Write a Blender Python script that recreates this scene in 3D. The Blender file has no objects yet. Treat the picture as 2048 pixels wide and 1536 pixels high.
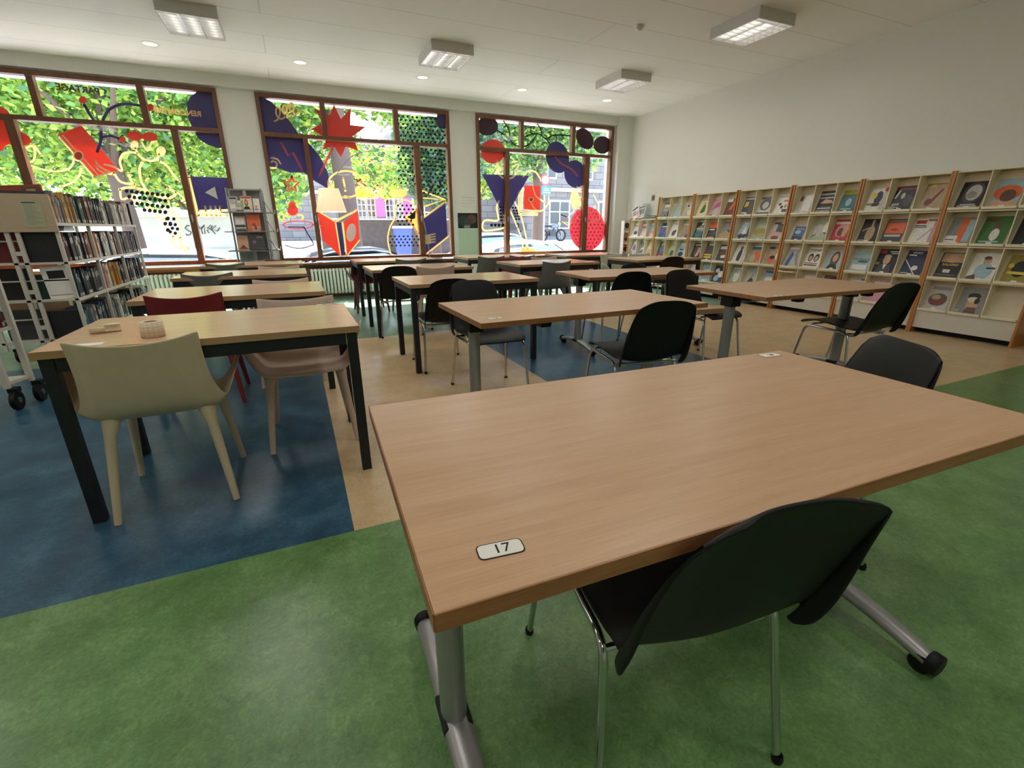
import bpy, bmesh, math, random
from mathutils import Vector, Matrix
random.seed(7)
S = bpy.context.scene
COL = S.collection
PI = math.pi

# ------------------------------------------------------------------ camera, world, sun, exposure
FPX, CH = 924.4, 1.158
RGT = Vector((0.9113716, -0.4115597, -0.0045156))
UPV = Vector((0.1352283, 0.2890557, 0.9477131))
FWD = Vector((0.3887352, 0.8643295, -0.3190916))
EYE = Vector((0, 0, CH))
cd = bpy.data.cameras.new('camera'); cam = bpy.data.objects.new('camera', cd); COL.objects.link(cam)
cd.sensor_width = 36.0; cd.lens = FPX / 2048 * 36; cd.clip_start = 0.02; cd.clip_end = 300
cam.matrix_world = Matrix(((RGT.x, UPV.x, -FWD.x, 0), (RGT.y, UPV.y, -FWD.y, 0), (RGT.z, UPV.z, -FWD.z, CH), (0, 0, 0, 1)))
S.camera = cam

S.view_settings.view_transform = 'Standard'; S.view_settings.look = 'None'
S.view_settings.gamma = 1; S.view_settings.use_curve_mapping = False
S.view_settings.exposure = 1.17
S.cycles.use_denoising = True
S.cycles.max_bounces = 10; S.cycles.diffuse_bounces = 6; S.cycles.glossy_bounces = 4
S.cycles.transparent_max_bounces = 16
S.cycles.sample_clamp_indirect = 6

W = bpy.data.worlds.new('sky'); S.world = W; W.use_nodes = True
nt = W.node_tree; bg = nt.nodes['Background']
sk = nt.nodes.new('ShaderNodeTexSky'); sk.sky_type = 'NISHITA'; sk.sun_disc = False
sk.sun_elevation = math.radians(58); sk.sun_rotation = math.radians(-10); sk.air_density = 1.0; sk.dust_density = 2.0
nt.links.new(sk.outputs[0], bg.inputs[0]); bg.inputs[1].default_value = 1.05
sl = bpy.data.lights.new('sun', 'SUN'); sl.energy = 11.0; sl.angle = math.radians(1.0); sl.color = (1, .96, .9)
so = bpy.data.objects.new('sun', sl); COL.objects.link(so)
so.rotation_euler = Vector((-.10, -.53, -.85)).to_track_quat('-Z', 'Y').to_euler()

# ------------------------------------------------------------------ materials
def lin(c):
    return tuple(((v / 255) / 12.92 if v / 255 <= .04045 else ((v / 255 + .055) / 1.055) ** 2.4) for v in c)
MC = {}
def M(name, rgb, rough=.6, metal=0.0, var=.06, scale=18.0, bump=0.0, trans=0.0, spec=.5, stretch=None):
    if name in MC: return MC[name]
    m = bpy.data.materials.new(name); m.use_nodes = True; n = m.node_tree.nodes; l = m.node_tree.links
    b = n['Principled BSDF']; c = lin(rgb)
    b.inputs['Roughness'].default_value = rough; b.inputs['Metallic'].default_value = metal
    b.inputs['Specular IOR Level'].default_value = spec
    tc = n.new('ShaderNodeTexCoord'); mp = n.new('ShaderNodeMapping')
    if stretch: mp.inputs['Scale'].default_value = stretch
    nz = n.new('ShaderNodeTexNoise'); nz.inputs['Scale'].default_value = scale; nz.inputs['Detail'].default_value = 6
    l.new(tc.outputs['Object'], mp.inputs[0]); l.new(mp.outputs[0], nz.inputs['Vector'])
    rp = n.new('ShaderNodeValToRGB')
    rp.color_ramp.elements[0].position = .3; rp.color_ramp.elements[1].position = .7
    rp.color_ramp.elements[0].color = tuple(v * (1 - var) for v in c) + (1,)
    rp.color_ramp.elements[1].color = tuple(min(1, v * (1 + var)) for v in c) + (1,)
    l.new(nz.outputs['Fac'], rp.inputs[0]); l.new(rp.outputs[0], b.inputs['Base Color'])
    if bump:
        bp = n.new('ShaderNodeBump'); bp.inputs['Strength'].default_value = bump; bp.inputs['Distance'].default_value = .002
        l.new(nz.outputs['Fac'], bp.inputs['Height']); l.new(bp.outputs[0], b.inputs['Normal'])
    if trans:
        tr = n.new('ShaderNodeBsdfTranslucent'); mx = n.new('ShaderNodeMixShader'); mx.inputs[0].default_value = trans
        l.new(rp.outputs[0], tr.inputs[0]); l.new(b.outputs[0], mx.inputs[1]); l.new(tr.outputs[0], mx.inputs[2])
        l.new(mx.outputs[0], n['Material Output'].inputs[0])
    MC[name] = m; return m

def wood(name, c1, c2, rough=.35, axis=0, sc=1.0):
    m = bpy.data.materials.new(name); m.use_nodes = True; n = m.node_tree.nodes; l = m.node_tree.links
    b = n['Principled BSDF']; b.inputs['Roughness'].default_value = rough
    tc = n.new('ShaderNodeTexCoord'); mp = n.new('ShaderNodeMapping')
    s = [14 * sc] * 3; s[axis] = 1.1 * sc; mp.inputs['Scale'].default_value = s
    a = n.new('ShaderNodeTexNoise'); a.inputs['Scale'].default_value = 2.2; a.inputs['Detail'].default_value = 8; a.inputs['Distortion'].default_value = .6
    mp2 = n.new('ShaderNodeMapping'); s2 = [150 * sc] * 3; s2[axis] = 5 * sc; mp2.inputs['Scale'].default_value = s2
    f = n.new('ShaderNodeTexNoise'); f.inputs['Scale'].default_value = 2; f.inputs['Detail'].default_value = 3
    l.new(tc.outputs['Object'], mp.inputs[0]); l.new(mp.outputs[0], a.inputs['Vector'])
    l.new(tc.outputs['Object'], mp2.inputs[0]); l.new(mp2.outputs[0], f.inputs['Vector'])
    ad = n.new('ShaderNodeMath'); ad.operation = 'MULTIPLY_ADD'; ad.inputs[1].default_value = .45
    mu = n.new('ShaderNodeMath'); mu.operation = 'MULTIPLY'; mu.inputs[1].default_value = .55
    l.new(a.outputs['Fac'], mu.inputs[0]); l.new(f.outputs['Fac'], ad.inputs[0]); l.new(mu.outputs[0], ad.inputs[2])
    rp = n.new('ShaderNodeValToRGB'); rp.color_ramp.elements[0].position = .33; rp.color_ramp.elements[1].position = .66
    rp.color_ramp.elements[0].color = lin(c1) + (1,); rp.color_ramp.elements[1].color = lin(c2) + (1,)
    l.new(ad.outputs[0], rp.inputs[0]); l.new(rp.outputs[0], b.inputs['Base Color'])
    MC[name] = m; return m

def lino(name, c1, c2, c3):
    m = bpy.data.materials.new(name); m.use_nodes = True; n = m.node_tree.nodes; l = m.node_tree.links
    b = n['Principled BSDF']; b.inputs['Roughness'].default_value = .33; b.inputs['Specular IOR Level'].default_value = .5
    tc = n.new('ShaderNodeTexCoord')
    a = n.new('ShaderNodeTexNoise'); a.inputs['Scale'].default_value = 5; a.inputs['Detail'].default_value = 9; a.inputs['Roughness'].default_value = .72
    f = n.new('ShaderNodeTexNoise'); f.inputs['Scale'].default_value = 60; f.inputs['Detail'].default_value = 3; f.inputs['Distortion'].default_value = 1.5
    l.new(tc.outputs['Object'], a.inputs['Vector']); l.new(tc.outputs['Object'], f.inputs['Vector'])
    mx = n.new('ShaderNodeMath'); mx.operation = 'MULTIPLY_ADD'; mx.inputs[1].default_value = .35
    mu = n.new('ShaderNodeMath'); mu.operation = 'MULTIPLY'; mu.inputs[1].default_value = .65
    l.new(a.outputs['Fac'], mu.inputs[0]); l.new(f.outputs['Fac'], mx.inputs[0]); l.new(mu.outputs[0], mx.inputs[2])
    rp = n.new('ShaderNodeValToRGB'); e = rp.color_ramp.elements
    e[0].position = .36; e[0].color = lin(c1) + (1,); e[1].position = .64; e[1].color = lin(c3) + (1,)
    k = e.new(.5); k.color = lin(c2) + (1,)
    l.new(mx.outputs[0], rp.inputs[0]); l.new(rp.outputs[0], b.inputs['Base Color'])
    rr = n.new('ShaderNodeMapRange'); rr.inputs[3].default_value = .25; rr.inputs[4].default_value = .36
    l.new(a.outputs['Fac'], rr.inputs[0]); l.new(rr.outputs[0], b.inputs['Roughness'])
    MC[name] = m; return m

def glow(name, rgb, strength):
    m = bpy.data.materials.new(name); m.use_nodes = True; b = m.node_tree.nodes['Principled BSDF']
    b.inputs['Base Color'].default_value = lin(rgb) + (1,)
    b.inputs['Emission Color'].default_value = lin(rgb) + (1,); b.inputs['Emission Strength'].default_value = strength
    MC[name] = m; return m

def glass(name, tint=(1, 1, 1), gl=.06):
    m = bpy.data.materials.new(name); m.use_nodes = True; n = m.node_tree.nodes; l = m.node_tree.links
    t = n.new('ShaderNodeBsdfTransparent'); t.inputs[0].default_value = tint + (1,)
    g = n.new('ShaderNodeBsdfGlossy'); g.inputs['Roughness'].default_value = .02
    fr = n.new('ShaderNodeFresnel'); fr.inputs[0].default_value = 1.3
    ge = n.new('ShaderNodeNewGeometry'); su = n.new('ShaderNodeMath'); su.operation = 'SUBTRACT'; su.use_clamp = True; l.new(fr.outputs[0], su.inputs[0]); l.new(ge.outputs['Backfacing'], su.inputs[1])
    mx = n.new('ShaderNodeMixShader'); l.new(su.outputs[0], mx.inputs[0]); l.new(t.outputs[0], mx.inputs[1]); l.new(g.outputs[0], mx.inputs[2])
    l.new(mx.outputs[0], n['Material Output'].inputs[0]); MC[name] = m; return m

WALL = M('wall_paint', (226, 224, 218), .85, var=.015, scale=40, bump=.15)
CEIL = None
TW = wood('oak_laminate', (190, 150, 114), (207, 170, 134), .34)
TW2 = wood('beech_laminate', (204, 170, 136), (218, 186, 152), .22)
EDGE = wood('oak_edge', (140, 92, 54), (168, 116, 74), .4)
UPW = wood('orange_wood', (174, 112, 54), (194, 132, 70), .4, axis=2)
FRW = wood('window_wood', (92, 56, 34), (124, 78, 48), .45, axis=2)
SILW = wood('sill_wood', (170, 110, 66), (196, 136, 88), .4)
BLK = M('black_plastic', (17, 17, 18), .5, var=.1, scale=60, bump=.1, spec=.3)
BFR = M('black_steel', (24, 24, 30), .45, var=.08)
CHR = M('chrome', (205, 205, 208), .12, 1.0, var=.02)
SIL = M('silver_paint', (160, 158, 156), .38, .55, var=.03)
WHT = M('white_paint', (225, 222, 214), .5, var=.03)
CRM = M('cream_laminate', (230, 220, 192), .5, var=.03)
PAPER = M('paper', (238, 234, 226), .8, var=.02)
DARK = M('dark_void', (30, 24, 20), .8)
GLS = glass('window_glass')
FB = lino('blue_lino', (32, 64, 84), (44, 82, 106), (70, 110, 130))
FG = lino('green_lino', (80, 112, 66), (100, 137, 82), (126, 160, 104))
FG_DAYLIT = lino('green_lino_daylit', (90, 122, 100), (112, 146, 122), (142, 170, 146))  # same green lino, cool window daylight put into its colour
FT = lino('beige_lino', (184, 156, 114), (204, 176, 134), (216, 192, 152))

# ------------------------------------------------------------------ mesh helpers
class MB:
    def __init__(s): s.v = []; s.f = []; s.m = []; s.sm = []; s.mats = []
    def mi(s, mat):
        if mat not in s.mats: s.mats.append(mat)
        return s.mats.index(mat)
    def add(s, vs, fs, mat, smooth=False):
        o = len(s.v); s.v += [tuple(v) for v in vs]; k = s.mi(mat)
        for f in fs: s.f.append([o + i for i in f]); s.m.append(k); s.sm.append(smooth)
    def box(s, x0, x1, y0, y1, z0, z1, mat, T=None):
        vs = [Vector((x, y, z)) for z in (z0, z1) for y in (y0, y1) for x in (x0, x1)]
        if T: vs = [T @ v for v in vs]
        s.add(vs, [(0, 2, 3, 1), (4, 5, 7, 6), (0, 1, 5, 4), (2, 6, 7, 3), (0, 4, 6, 2), (1, 3, 7, 5)], mat)
    def tube(s, pts, r, mat, n=10, cap=True):
        pts = [Vector(p) for p in pts]; N = len(pts)
        rs = r if isinstance(r, (list, tuple)) else [r] * N
        t0 = (pts[1] - pts[0]).normalized(); a = Vector((0, 0, 1)) if abs(t0.z) < .9 else Vector((1, 0, 0))
        nrm = (a - t0 * a.dot(t0)).normalized(); vs = []
        for i, p in enumerate(pts):
            t = ((pts[i] - pts[i - 1]) if i == N - 1 else (pts[i + 1] - pts[i]) if i == 0 else (pts[i + 1] - pts[i]).normalized() + (pts[i] - pts[i - 1]).normalized()).normalized()
            nrm = (nrm - t * nrm.dot(t)).normalized(); b = t.cross(nrm)
            for k in range(n):
                an = 2 * PI * k / n; vs.append(p + (nrm * math.cos(an) + b * math.sin(an)) * rs[i])
        fs = [(i * n + k, i * n + (k + 1) % n, (i + 1) * n + (k + 1) % n, (i + 1) * n + k) for i in range(N - 1) for k in range(n)]
        s.add(vs, fs, mat, True)
        if cap:
            s.add(vs[:n], [tuple(range(n))[::-1]], mat); s.add(vs[-n:], [tuple(range(n))], mat)
    def lathe(s, prof, mat, c=(0, 0, 0), n=24, T=None):
        vs = []
        for r, z in prof:
            for k in range(n):
                a = 2 * PI * k / n; v = Vector((r * math.cos(a), r * math.sin(a), z))
                vs.append((T @ v if T else v) + Vector(c))
        fs = [(i * n + k, i * n + (k + 1) % n, (i + 1) * n + (k + 1) % n, (i + 1) * n + k) for i in range(len(prof) - 1) for k in range(n)]
        s.add(vs, fs, mat, True)
    def cyl(s, c, r, h, mat, axis='z', n=24):
        T = {'z': Matrix.Identity(3), 'x': Matrix.Rotation(PI / 2, 3, 'Y'), 'y': Matrix.Rotation(-PI / 2, 3, 'X')}[axis]
        vs = [T @ Vector((r * math.cos(2 * PI * k / n), r * math.sin(2 * PI * k / n), z)) + Vector(c) for z in (-h / 2, h / 2) for k in range(n)]
        s.add(vs, [(k, (k + 1) % n, n + (k + 1) % n, n + k) for k in range(n)], mat, True)
        s.add(vs, [tuple(range(n))[::-1], tuple(range(n, 2 * n))], mat)
    def grid(s, rows, mat, close=False):
        n = len(rows[0]); vs = [p for r in rows for p in r]
        s.add(vs, [(i * n + j, i * n + j + 1, (i + 1) * n + j + 1, (i + 1) * n + j) for i in range(len(rows) - 1) for j in range(n - 1)], mat, True)
    def prism(s, pts, off, mat):
        pts = [Vector(p) for p in pts]; o = Vector(off); n = len(pts)
        s.add(pts + [p + o for p in pts], [tuple(range(n)), tuple(range(2 * n - 1, n - 1, -1))] + [(i, n + i, n + (i + 1) % n, (i + 1) % n) for i in range(n)], mat)
    def build(s, name, parent=None, loc=None, bev=0, sub=0, sol=0):
        me = bpy.data.meshes.new(name); me.from_pydata(s.v, [], s.f)
        for m in s.mats: me.materials.append(m)
        me.polygons.foreach_set('material_index', s.m); me.polygons.foreach_set('use_smooth', s.sm)
        if sol or sub:
            b = bmesh.new(); b.from_mesh(me); bmesh.ops.remove_doubles(b, verts=b.verts, dist=1e-5); b.to_mesh(me); b.free()
        me.update(); o = bpy.data.objects.new(name, me); COL.objects.link(o)
        if parent: o.parent = parent
        if loc: o.location = loc
        if sol: q = o.modifiers.new('thickness', 'SOLIDIFY'); q.thickness = sol; q.offset = 0
        if sub: q = o.modifiers.new('smooth', 'SUBSURF'); q.levels = sub; q.render_levels = sub
        if bev: q = o.modifiers.new('edges', 'BEVEL'); q.width = bev; q.segments = 2; q.limit_method = 'ANGLE'
        return o
def rnd(pts, r, k=4):
    pts = [Vector(p) for p in pts]; out = [pts[0]]
    for i in range(1, len(pts) - 1):
        a, b, c = pts[i - 1], pts[i], pts[i + 1]; d1 = (a - b); d2 = (c - b); q = min(r, d1.length * .48, d2.length * .48)
        p0 = b + d1.normalized() * q; p2 = b + d2.normalized() * q
        for j in range(k + 1):
            t = j / k; out.append(p0 * (1 - t) ** 2 + b * 2 * t * (1 - t) + p2 * t * t)
    out.append(pts[-1]); return out
def tag(o, label, cat, group=None, kind=None):
    if label: o['label'] = label
    if cat: o['category'] = cat
    if group: o['group'] = group
    if kind: o['kind'] = kind
    return o
def thing(name, label, cat, loc=(0, 0, 0), rz=0, group=None):
    o = bpy.data.objects.new(name, None); COL.objects.link(o); o.location = loc; o.rotation_euler = (0, 0, rz)
    return tag(o, label, cat, group)
def dup(root, loc, rz, label, group=None):
    r = root.copy(); COL.objects.link(r); r.location = loc; r.rotation_euler = (0, 0, rz); r['label'] = label
    if group: r['group'] = group
    for ch in list(root.children):
        c = ch.copy(); COL.objects.link(c); c.parent = r
        for g in ch.children:
            d = g.copy(); COL.objects.link(d); d.parent = c
    return r
def struct(mb, name, **k):
    o = mb.build(name, **k); o['kind'] = 'structure'; return o
def text_mesh(txt, size, mat, T, name, parent=None, mirror=False, ext=.0004, bold=0):
    cu = bpy.data.curves.new('t', 'FONT'); cu.body = txt; cu.size = size; cu.extrude = ext; cu.align_x = 'CENTER'; cu.align_y = 'CENTER'
    cu.resolution_u = 3; cu.offset = bold
    t = bpy.data.objects.new('t', cu); COL.objects.link(t)
    dg = bpy.context.evaluated_depsgraph_get(); me = bpy.data.meshes.new_from_object(t.evaluated_get(dg))
    bpy.data.objects.remove(t)
    if mirror: me.transform(Matrix.Diagonal((-1, 1, 1, 1))); me.flip_normals()
    me.transform(T); me.materials.clear(); me.materials.append(mat)
    return me
def merge_text(mb, txt, size, mat, T, **k):
    me = text_mesh(txt, size, mat, T, 't', **k)
    mb.add([v.co for v in me.vertices], [tuple(p.vertices) for p in me.polygons], mat); bpy.data.meshes.remove(me)
def ray(px, py): return RGT * ((px - 1024) / FPX) - UPV * ((py - 768) / FPX) + FWD
def atY(px, py, y): d = ray(px, py); return EYE + d * (y / d.y)
def atZ(px, py, z): d = ray(px, py); return EYE + d * ((z - CH) / d.z)

# ------------------------------------------------------------------ room
YW = 8.90; XR = 6.72; ZC = 3.31; XL = -6.0; YB = -5.0
SC = YW / 7.815
def wz(z): return CH + (z - CH) * SC
WIN = [(-3.32 * SC, -.655 * SC), (-.212 * SC, 2.455 * SC), (2.902 * SC, 5.56 * SC)]
WB, WT = wz(.705), wz(2.885); TR0, TR1 = wz(2.365), wz(2.415)

mb = MB()
xs = [XL, -3.2, .066, 1.69, 3.39, XR]; ya, yb = 1.71, 5.3
for (x0, x1, y0, y1, m) in [(XL, XR, YB, ya, FG), (XL, XR, yb, YW, FG_DAYLIT), (XL, -3.2, ya, yb, FT), (-3.2, .066, ya, yb, FB), (.066, 1.69, ya, yb, FT), (1.69, 3.39, ya, yb, FB), (3.39, XR, ya, yb, FT)]:
    mb.add([(x0, y0, 0), (x1, y0, 0), (x1, y1, 0), (x0, y1, 0)], [(0, 1, 2, 3)], m)
mb.box(XL, XR, YB, YW, -.12, -.001, WALL)
struct(mb, 'floor')

CEIL = bpy.data.materials.new('ceiling_boards'); CEIL.use_nodes = True
n = CEIL.node_tree.nodes; l = CEIL.node_tree.links; b = n['Principled BSDF']; b.inputs['Roughness'].default_value = .85
tc = n.new('ShaderNodeTexCoord'); br = n.new('ShaderNodeTexBrick'); br.inputs['Scale'].default_value = 1
br.inputs['Mortar Size'].default_value = .006; br.inputs['Brick Width'].default_value = 7.2; br.inputs['Row Height'].default_value = .64
br.inputs['Color1'].default_value = lin((236, 234, 229)) + (1,); br.inputs['Color2'].default_value = lin((233, 231, 226)) + (1,); br.inputs['Mortar'].default_value = lin((208, 206, 201)) + (1,)
l.new(tc.outputs['Object'], br.inputs['Vector']); l.new(br.outputs[0], b.inputs['Base Color'])
mb = MB(); mb.box(XL, XR, YB, YW + .2, ZC, ZC + .1, CEIL); struct(mb, 'ceiling')

mb = MB()   # window wall with its three openings
edges = [XL] + [e for w in WIN for e in w] + [XR]
mb.box(XL, XR, YW, YW + .25, -.12, WB - .06, WALL)
mb.box(XL, XR, YW, YW + .25, WT, ZC, WALL)
for i in range(0, 8, 2): mb.box(edges[i], edges[i + 1], YW, YW + .25, WB - .06, WT, WALL)
struct(mb, 'wall_back')
mb = MB(); mb.box(XL, XR - .33, YW - .07, YW, WT + .02, ZC, WALL); struct(mb, 'trim_1')       # beam over the windows
mb = MB(); mb.box(XR - .34, XR, YW - .14, YW, 0, ZC, WALL); struct(mb, 'wall_corner')            # pier in the corner
mb = MB(); mb.box(XR, XR + .15, YB, YW + .25, -.12, ZC, WALL); struct(mb, 'wall_right')
mb = MB(); mb.box(XL - .15, XL, YB, YW + .25, -.12, ZC, WALL); struct(mb, 'wall_left')
mb = MB(); mb.box(XL, XR, YB - .15, YB, -.12, ZC, WALL); struct(mb, 'wall_front')
mb = MB(); mb.box(XR - .02, XR - .001, YB, YW - .15, 0, .09, DARK); struct(mb, 'baseboard_right')
mb = MB()
for x0, x1 in WIN: mb.box(x0 - .02, x1 + .02, YW - .02, YW - .001, .02, WB - .07, M('brown_panel', (120, 84, 60), .5))
struct(mb, 'trim_2')

# mullion positions (unscaled, from the fit)
TOPB = [[(-2.52, -2.46), (-1.50, -1.43)], [(.585, .65), (1.60, 1.67)], [(3.69, 3.745), (4.685, 4.75)]]
LOWB = [[(-2.82, -2.735), (-1.235, -1.16)], [(.31, .375), (1.875, 1.96)], [(3.40, 3.475), (4.965, 5.065)]]
for i, (x0, x1) in enumerate(WIN):
    mb = MB(); y0, y1 = YW - .03, YW + .09; t = .055
    mb.box(x0, x0 + t, y0, y1, WB, WT, FRW); mb.box(x1 - t, x1, y0, y1, WB, WT, FRW)
    mb.box(x0 + t, x1 - t, y0, y1, WT - .06, WT, FRW); mb.box(x0 + t, x1 - t, y0, y1, WB, WB + .06, FRW)
    mb.box(x0 + t, x1 - t, y0 - .015, y1, TR0, TR1, FRW)
    for a, c in TOPB[i]: mb.box(a * SC, c * SC, y0 + .005, y1, TR1, WT - .06, FRW)
    for a, c in LOWB[i]: mb.box(a * SC, c * SC, y0 - .005, y1, WB + .06, TR0, FRW)
    w = struct(mb, 'window_%d' % (i + 1))
    g = MB(); xs = [x0 + t] + [q * SC for p in TOPB[i] for q in p] + [x1 - t]
    for k in range(0, 6, 2): g.box(xs[k], xs[k + 1], YW + .035, YW + .041, TR1, WT - .06, GLS)
    xs = [x0 + t] + [q * SC for p in LOWB[i] for q in p] + [x1 - t]
    for k in range(0, 6, 2): g.box(xs[k], xs[k + 1], YW + .035, YW + .041, WB + .06, TR0, GLS)
    g.build('glass', w)
    s = MB(); s.box(x0 - .03, x1 + .03, YW - .16, YW - .03, WB - .055, WB - .02, SILW if i == 0 else FRW); s.box(x0, x1, YW - .05, YW - .03, WB - .11, WB - .055, SILW if i == 0 else FRW)
    s.build('window_sill', w, bev=.004)
    h = MB()
    for a, c in LOWB[i]:
        q = (a + c) / 2 * SC; h.box(q - .012, q + .012, YW - .06, YW - .03, 1.30, 1.38, SIL); h.tube([(q, YW - .065, 1.37), (q, YW - .065, 1.27)], .007, SIL, 8)
    h.build('window_handle', w)
mb = MB(); mb.box(XL, XR + 1, YW + .25, YW + .62, WT + .02, WT + .14, WALL); struct(mb, 'trim_3')   # ledge over the shop front, outside

# ------------------------------------------------------------------ ceiling fittings
LUV = M('louvre_metal', (225, 225, 225), .25, .8, var=.02); HOUS = M('fixture_housing', (214, 212, 210), .6, var=.02)
TUBE = glow('fluorescent_tube', (255, 250, 238), 2.2)
def make_fixture(label, loc):
    t = thing('ceiling_light', label, 'ceiling light', loc, 0, 'louvred ceiling lights')
    m = MB(); a = .27; d = .325
    m.box(-a, a, -d, d, -.012, 0, HOUS); m.box(-a, -a + .012, -d, d, -.11, -.012, HOUS); m.box(a - .012, a, -d, d, -.11, -.012, HOUS)
    m.box(-a + .012, a - .012, -d, -d + .012, -.11, -.012, HOUS); m.box(-a + .012, a - .012, d - .012, d, -.11, -.012, HOUS); m.build('housing', t)
    m = MB()
    for x in (-.085, .085): m.box(x - .006, x + .006, -d + .013, d - .013, -.108, -.045, LUV)
    for k in range(1, 8):
        y = -d + 2 * d * k / 8; m.box(-a + .013, a - .013, y - .003, y + .003, -.107, -.05, LUV)
    m.build('louvre', t)
    for x in (-.17, 0, .17):
        m = MB(); m.tube([(x, -d + .03, -.035), (x, d - .03, -.035)], .013, TUBE, 8); m.build('tube', t)
    return t
fx = [(-.60 * 1.107, 6.08 * 1.107), (1.89 * 1.107, 6.04 * 1.107), (4.40 * 1.107, 6.04 * 1.107), (4.46 * 1.107, 4.04 * 1.107), (1.93 * 1.107, 3.95 * 1.107)]
fl = ['square louvred ceiling light at upper left above the brochure stand', 'square louvred ceiling light above the middle window', 'square louvred ceiling light near the far end of the white wall',
      'square louvred ceiling light nearest the magazine shelves, bright cells showing', 'square louvred ceiling light cut off by the top picture edge']
FIX = make_fixture(fl[0], (fx[0][0], fx[0][1], ZC))
for q, lb in zip(fx[1:], fl[1:]): dup(FIX, (q[0], q[1], ZC), 0, lb)
fill_spots = [(-.66, 4.4), (-.66, 2.1), (2.1, 2.1), (4.9, 2.1), (-.66, -.4), (2.1, -.4), (4.9, -.4), (-.66, -2.9), (2.1, -2.9), (4.9, -2.9), (-3.4, 4.4), (-3.4, 2.1), (-3.4, -.4)]  # unseen fixtures added to fill the near part of the room with light
for q in fill_spots: dup(FIX, (q[0], q[1], ZC), 0, 'added louvred fill light overhead outside the picture')
def lamp_light(q, e):
    L = bpy.data.lights.new('fluorescent_and_fill_light', 'AREA'); L.shape = 'RECTANGLE'; L.size = .5; L.size_y = .6; L.energy = e; L.color = (1.0, .955, .92)
    o = bpy.data.objects.new('fluorescent_and_fill_light', L); COL.objects.link(o); o.location = (q[0], q[1], ZC - .125)
for q in fx: lamp_light(q, 6.0 if q[1] > 6 else 3.0)
for q in fill_spots: lamp_light(q, 0.5 if q[0] > 4 else 5.5)  # fill light under the added fixtures, weaker towards the right wall
WG = glow('warm_lamp', (255, 226, 180), 1.6)
dl = [(-1.148, 7.121), (.368, 7.118), (1.89, 7.109), (3.385, 7.116), (4.898, 7.113)]; od = ['first', 'second', 'third', 'fourth', 'fifth']
for i, (x, y) in enumerate(dl):
    t = thing('downlight', 'small round warm downlight, %s from the left along the window side of the ceiling' % od[i], 'downlight', (x * 1.107, y * 1.107, ZC), 0, 'downlights above the windows')
    m = MB(); m.lathe([(.075, -.001), (.1, -.004), (.105, -.001)], WHT, n=28); m.lathe([(.1, -.004), (.08, -.008), (.074, -.002)], WHT, n=28); m.build('trim_ring', t)
    m = MB(); m.lathe([(.0001, -.003), (.074, -.002)], WG, n=24); m.build('bulb_lens', t)
m = MB(); m.lathe([(.0001, -.045), (.035, -.042), (.05, -.02), (.055, -.012), (.055, 0)], WHT, (3.492 * 1.107, 4.577 * 1.107, ZC), 20)
tag(m.build('smoke_detector'), 'small white round smoke detector on the ceiling', 'smoke detector')

# ------------------------------------------------------------------ tables
DEDGE = wood('beech_edge', (164, 126, 88), (182, 146, 106), .4)
def make_desk(name, label, loc, w=1.15, d=.74, h=.74, top=TW2):
    t = thing(name, label, 'table', loc, 0, 'library tables with black legs'); a, b = w / 2, d / 2
    m = MB(); m.box(-a, a, -b, b, h - .03, h, top); m.build('tabletop', t, bev=.003)
    m = MB(); e = .0015; z0, z1 = h - .0295, h - .001
    m.box(-a, a, -b - e, -b, z0, z1, DEDGE); m.box(-a, a, b, b + e, z0, z1, DEDGE); m.box(-a - e, -a, -b, b, z0, z1, DEDGE); m.box(a, a + e, -b, b, z0, z1, DEDGE); m.build('edge_band', t)
    m = MB(); q = .012
    m.box(-a + .06, a - .06, -b + q, -b + q + .02, h - .085, h - .031, BFR); m.box(-a + .06, a - .06, b - q - .02, b - q, h - .085, h - .031, BFR)
    m.box(-a + q, -a + q + .02, -b + .06, b - .06, h - .085, h - .031, BFR); m.box(a - q - .02, a - q, -b + .06, b - .06, h - .085, h - .031, BFR)
    m.build('apron', t, bev=.002)
    for sx in (-1, 1):
        for sy in (-1, 1):
            m = MB(); cx, cy = sx * (a - .034), sy * (b - .034); m.box(cx - .022, cx + .022, cy - .022, cy + .022, 0, h - .031, BFR); m.build('leg', t, bev=.002)
    return t
DL = [('beech laminate table with black legs carrying the paper roll, nearest in the left row', -.355, 2.565),
      ('beech table with black legs, second in the left row, red chair at it', -.42, 3.965),
      ('beech table with black legs, third in the left row, grey armchair at it', -.497, 5.55),
      ('beech table with black legs farthest in the left row, below the brochure stand', -.51, 7.08),
      ('beech table with black legs, nearest of the middle row beyond the cream floor aisle', 1.36, 4.075),
      ('beech table with black legs, second of the middle row, black chair at its left end', 1.29, 5.59),
      ('beech table with black legs farthest in the middle row, in front of the radiator', 1.30, 7.08),
      ('beech table with black legs behind the tall grey chair, red chair on its far side', 3.02, 5.56),
      ('dark-looking table with black legs standing under the pillar poster between the windows', 2.90, 7.12),
      ('table with black legs under the red oval window sticker', 4.50, 6.95),
      ('table with black legs in front of the far magazine shelves, two black chairs before it', 4.80, 5.56)]
D0 = make_desk('library_table', DL[0][0], (DL[0][1], DL[0][2], 0))
for lb, x, y in DL[1:]: dup(D0, (x, y, 0), 0, lb)

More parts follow.
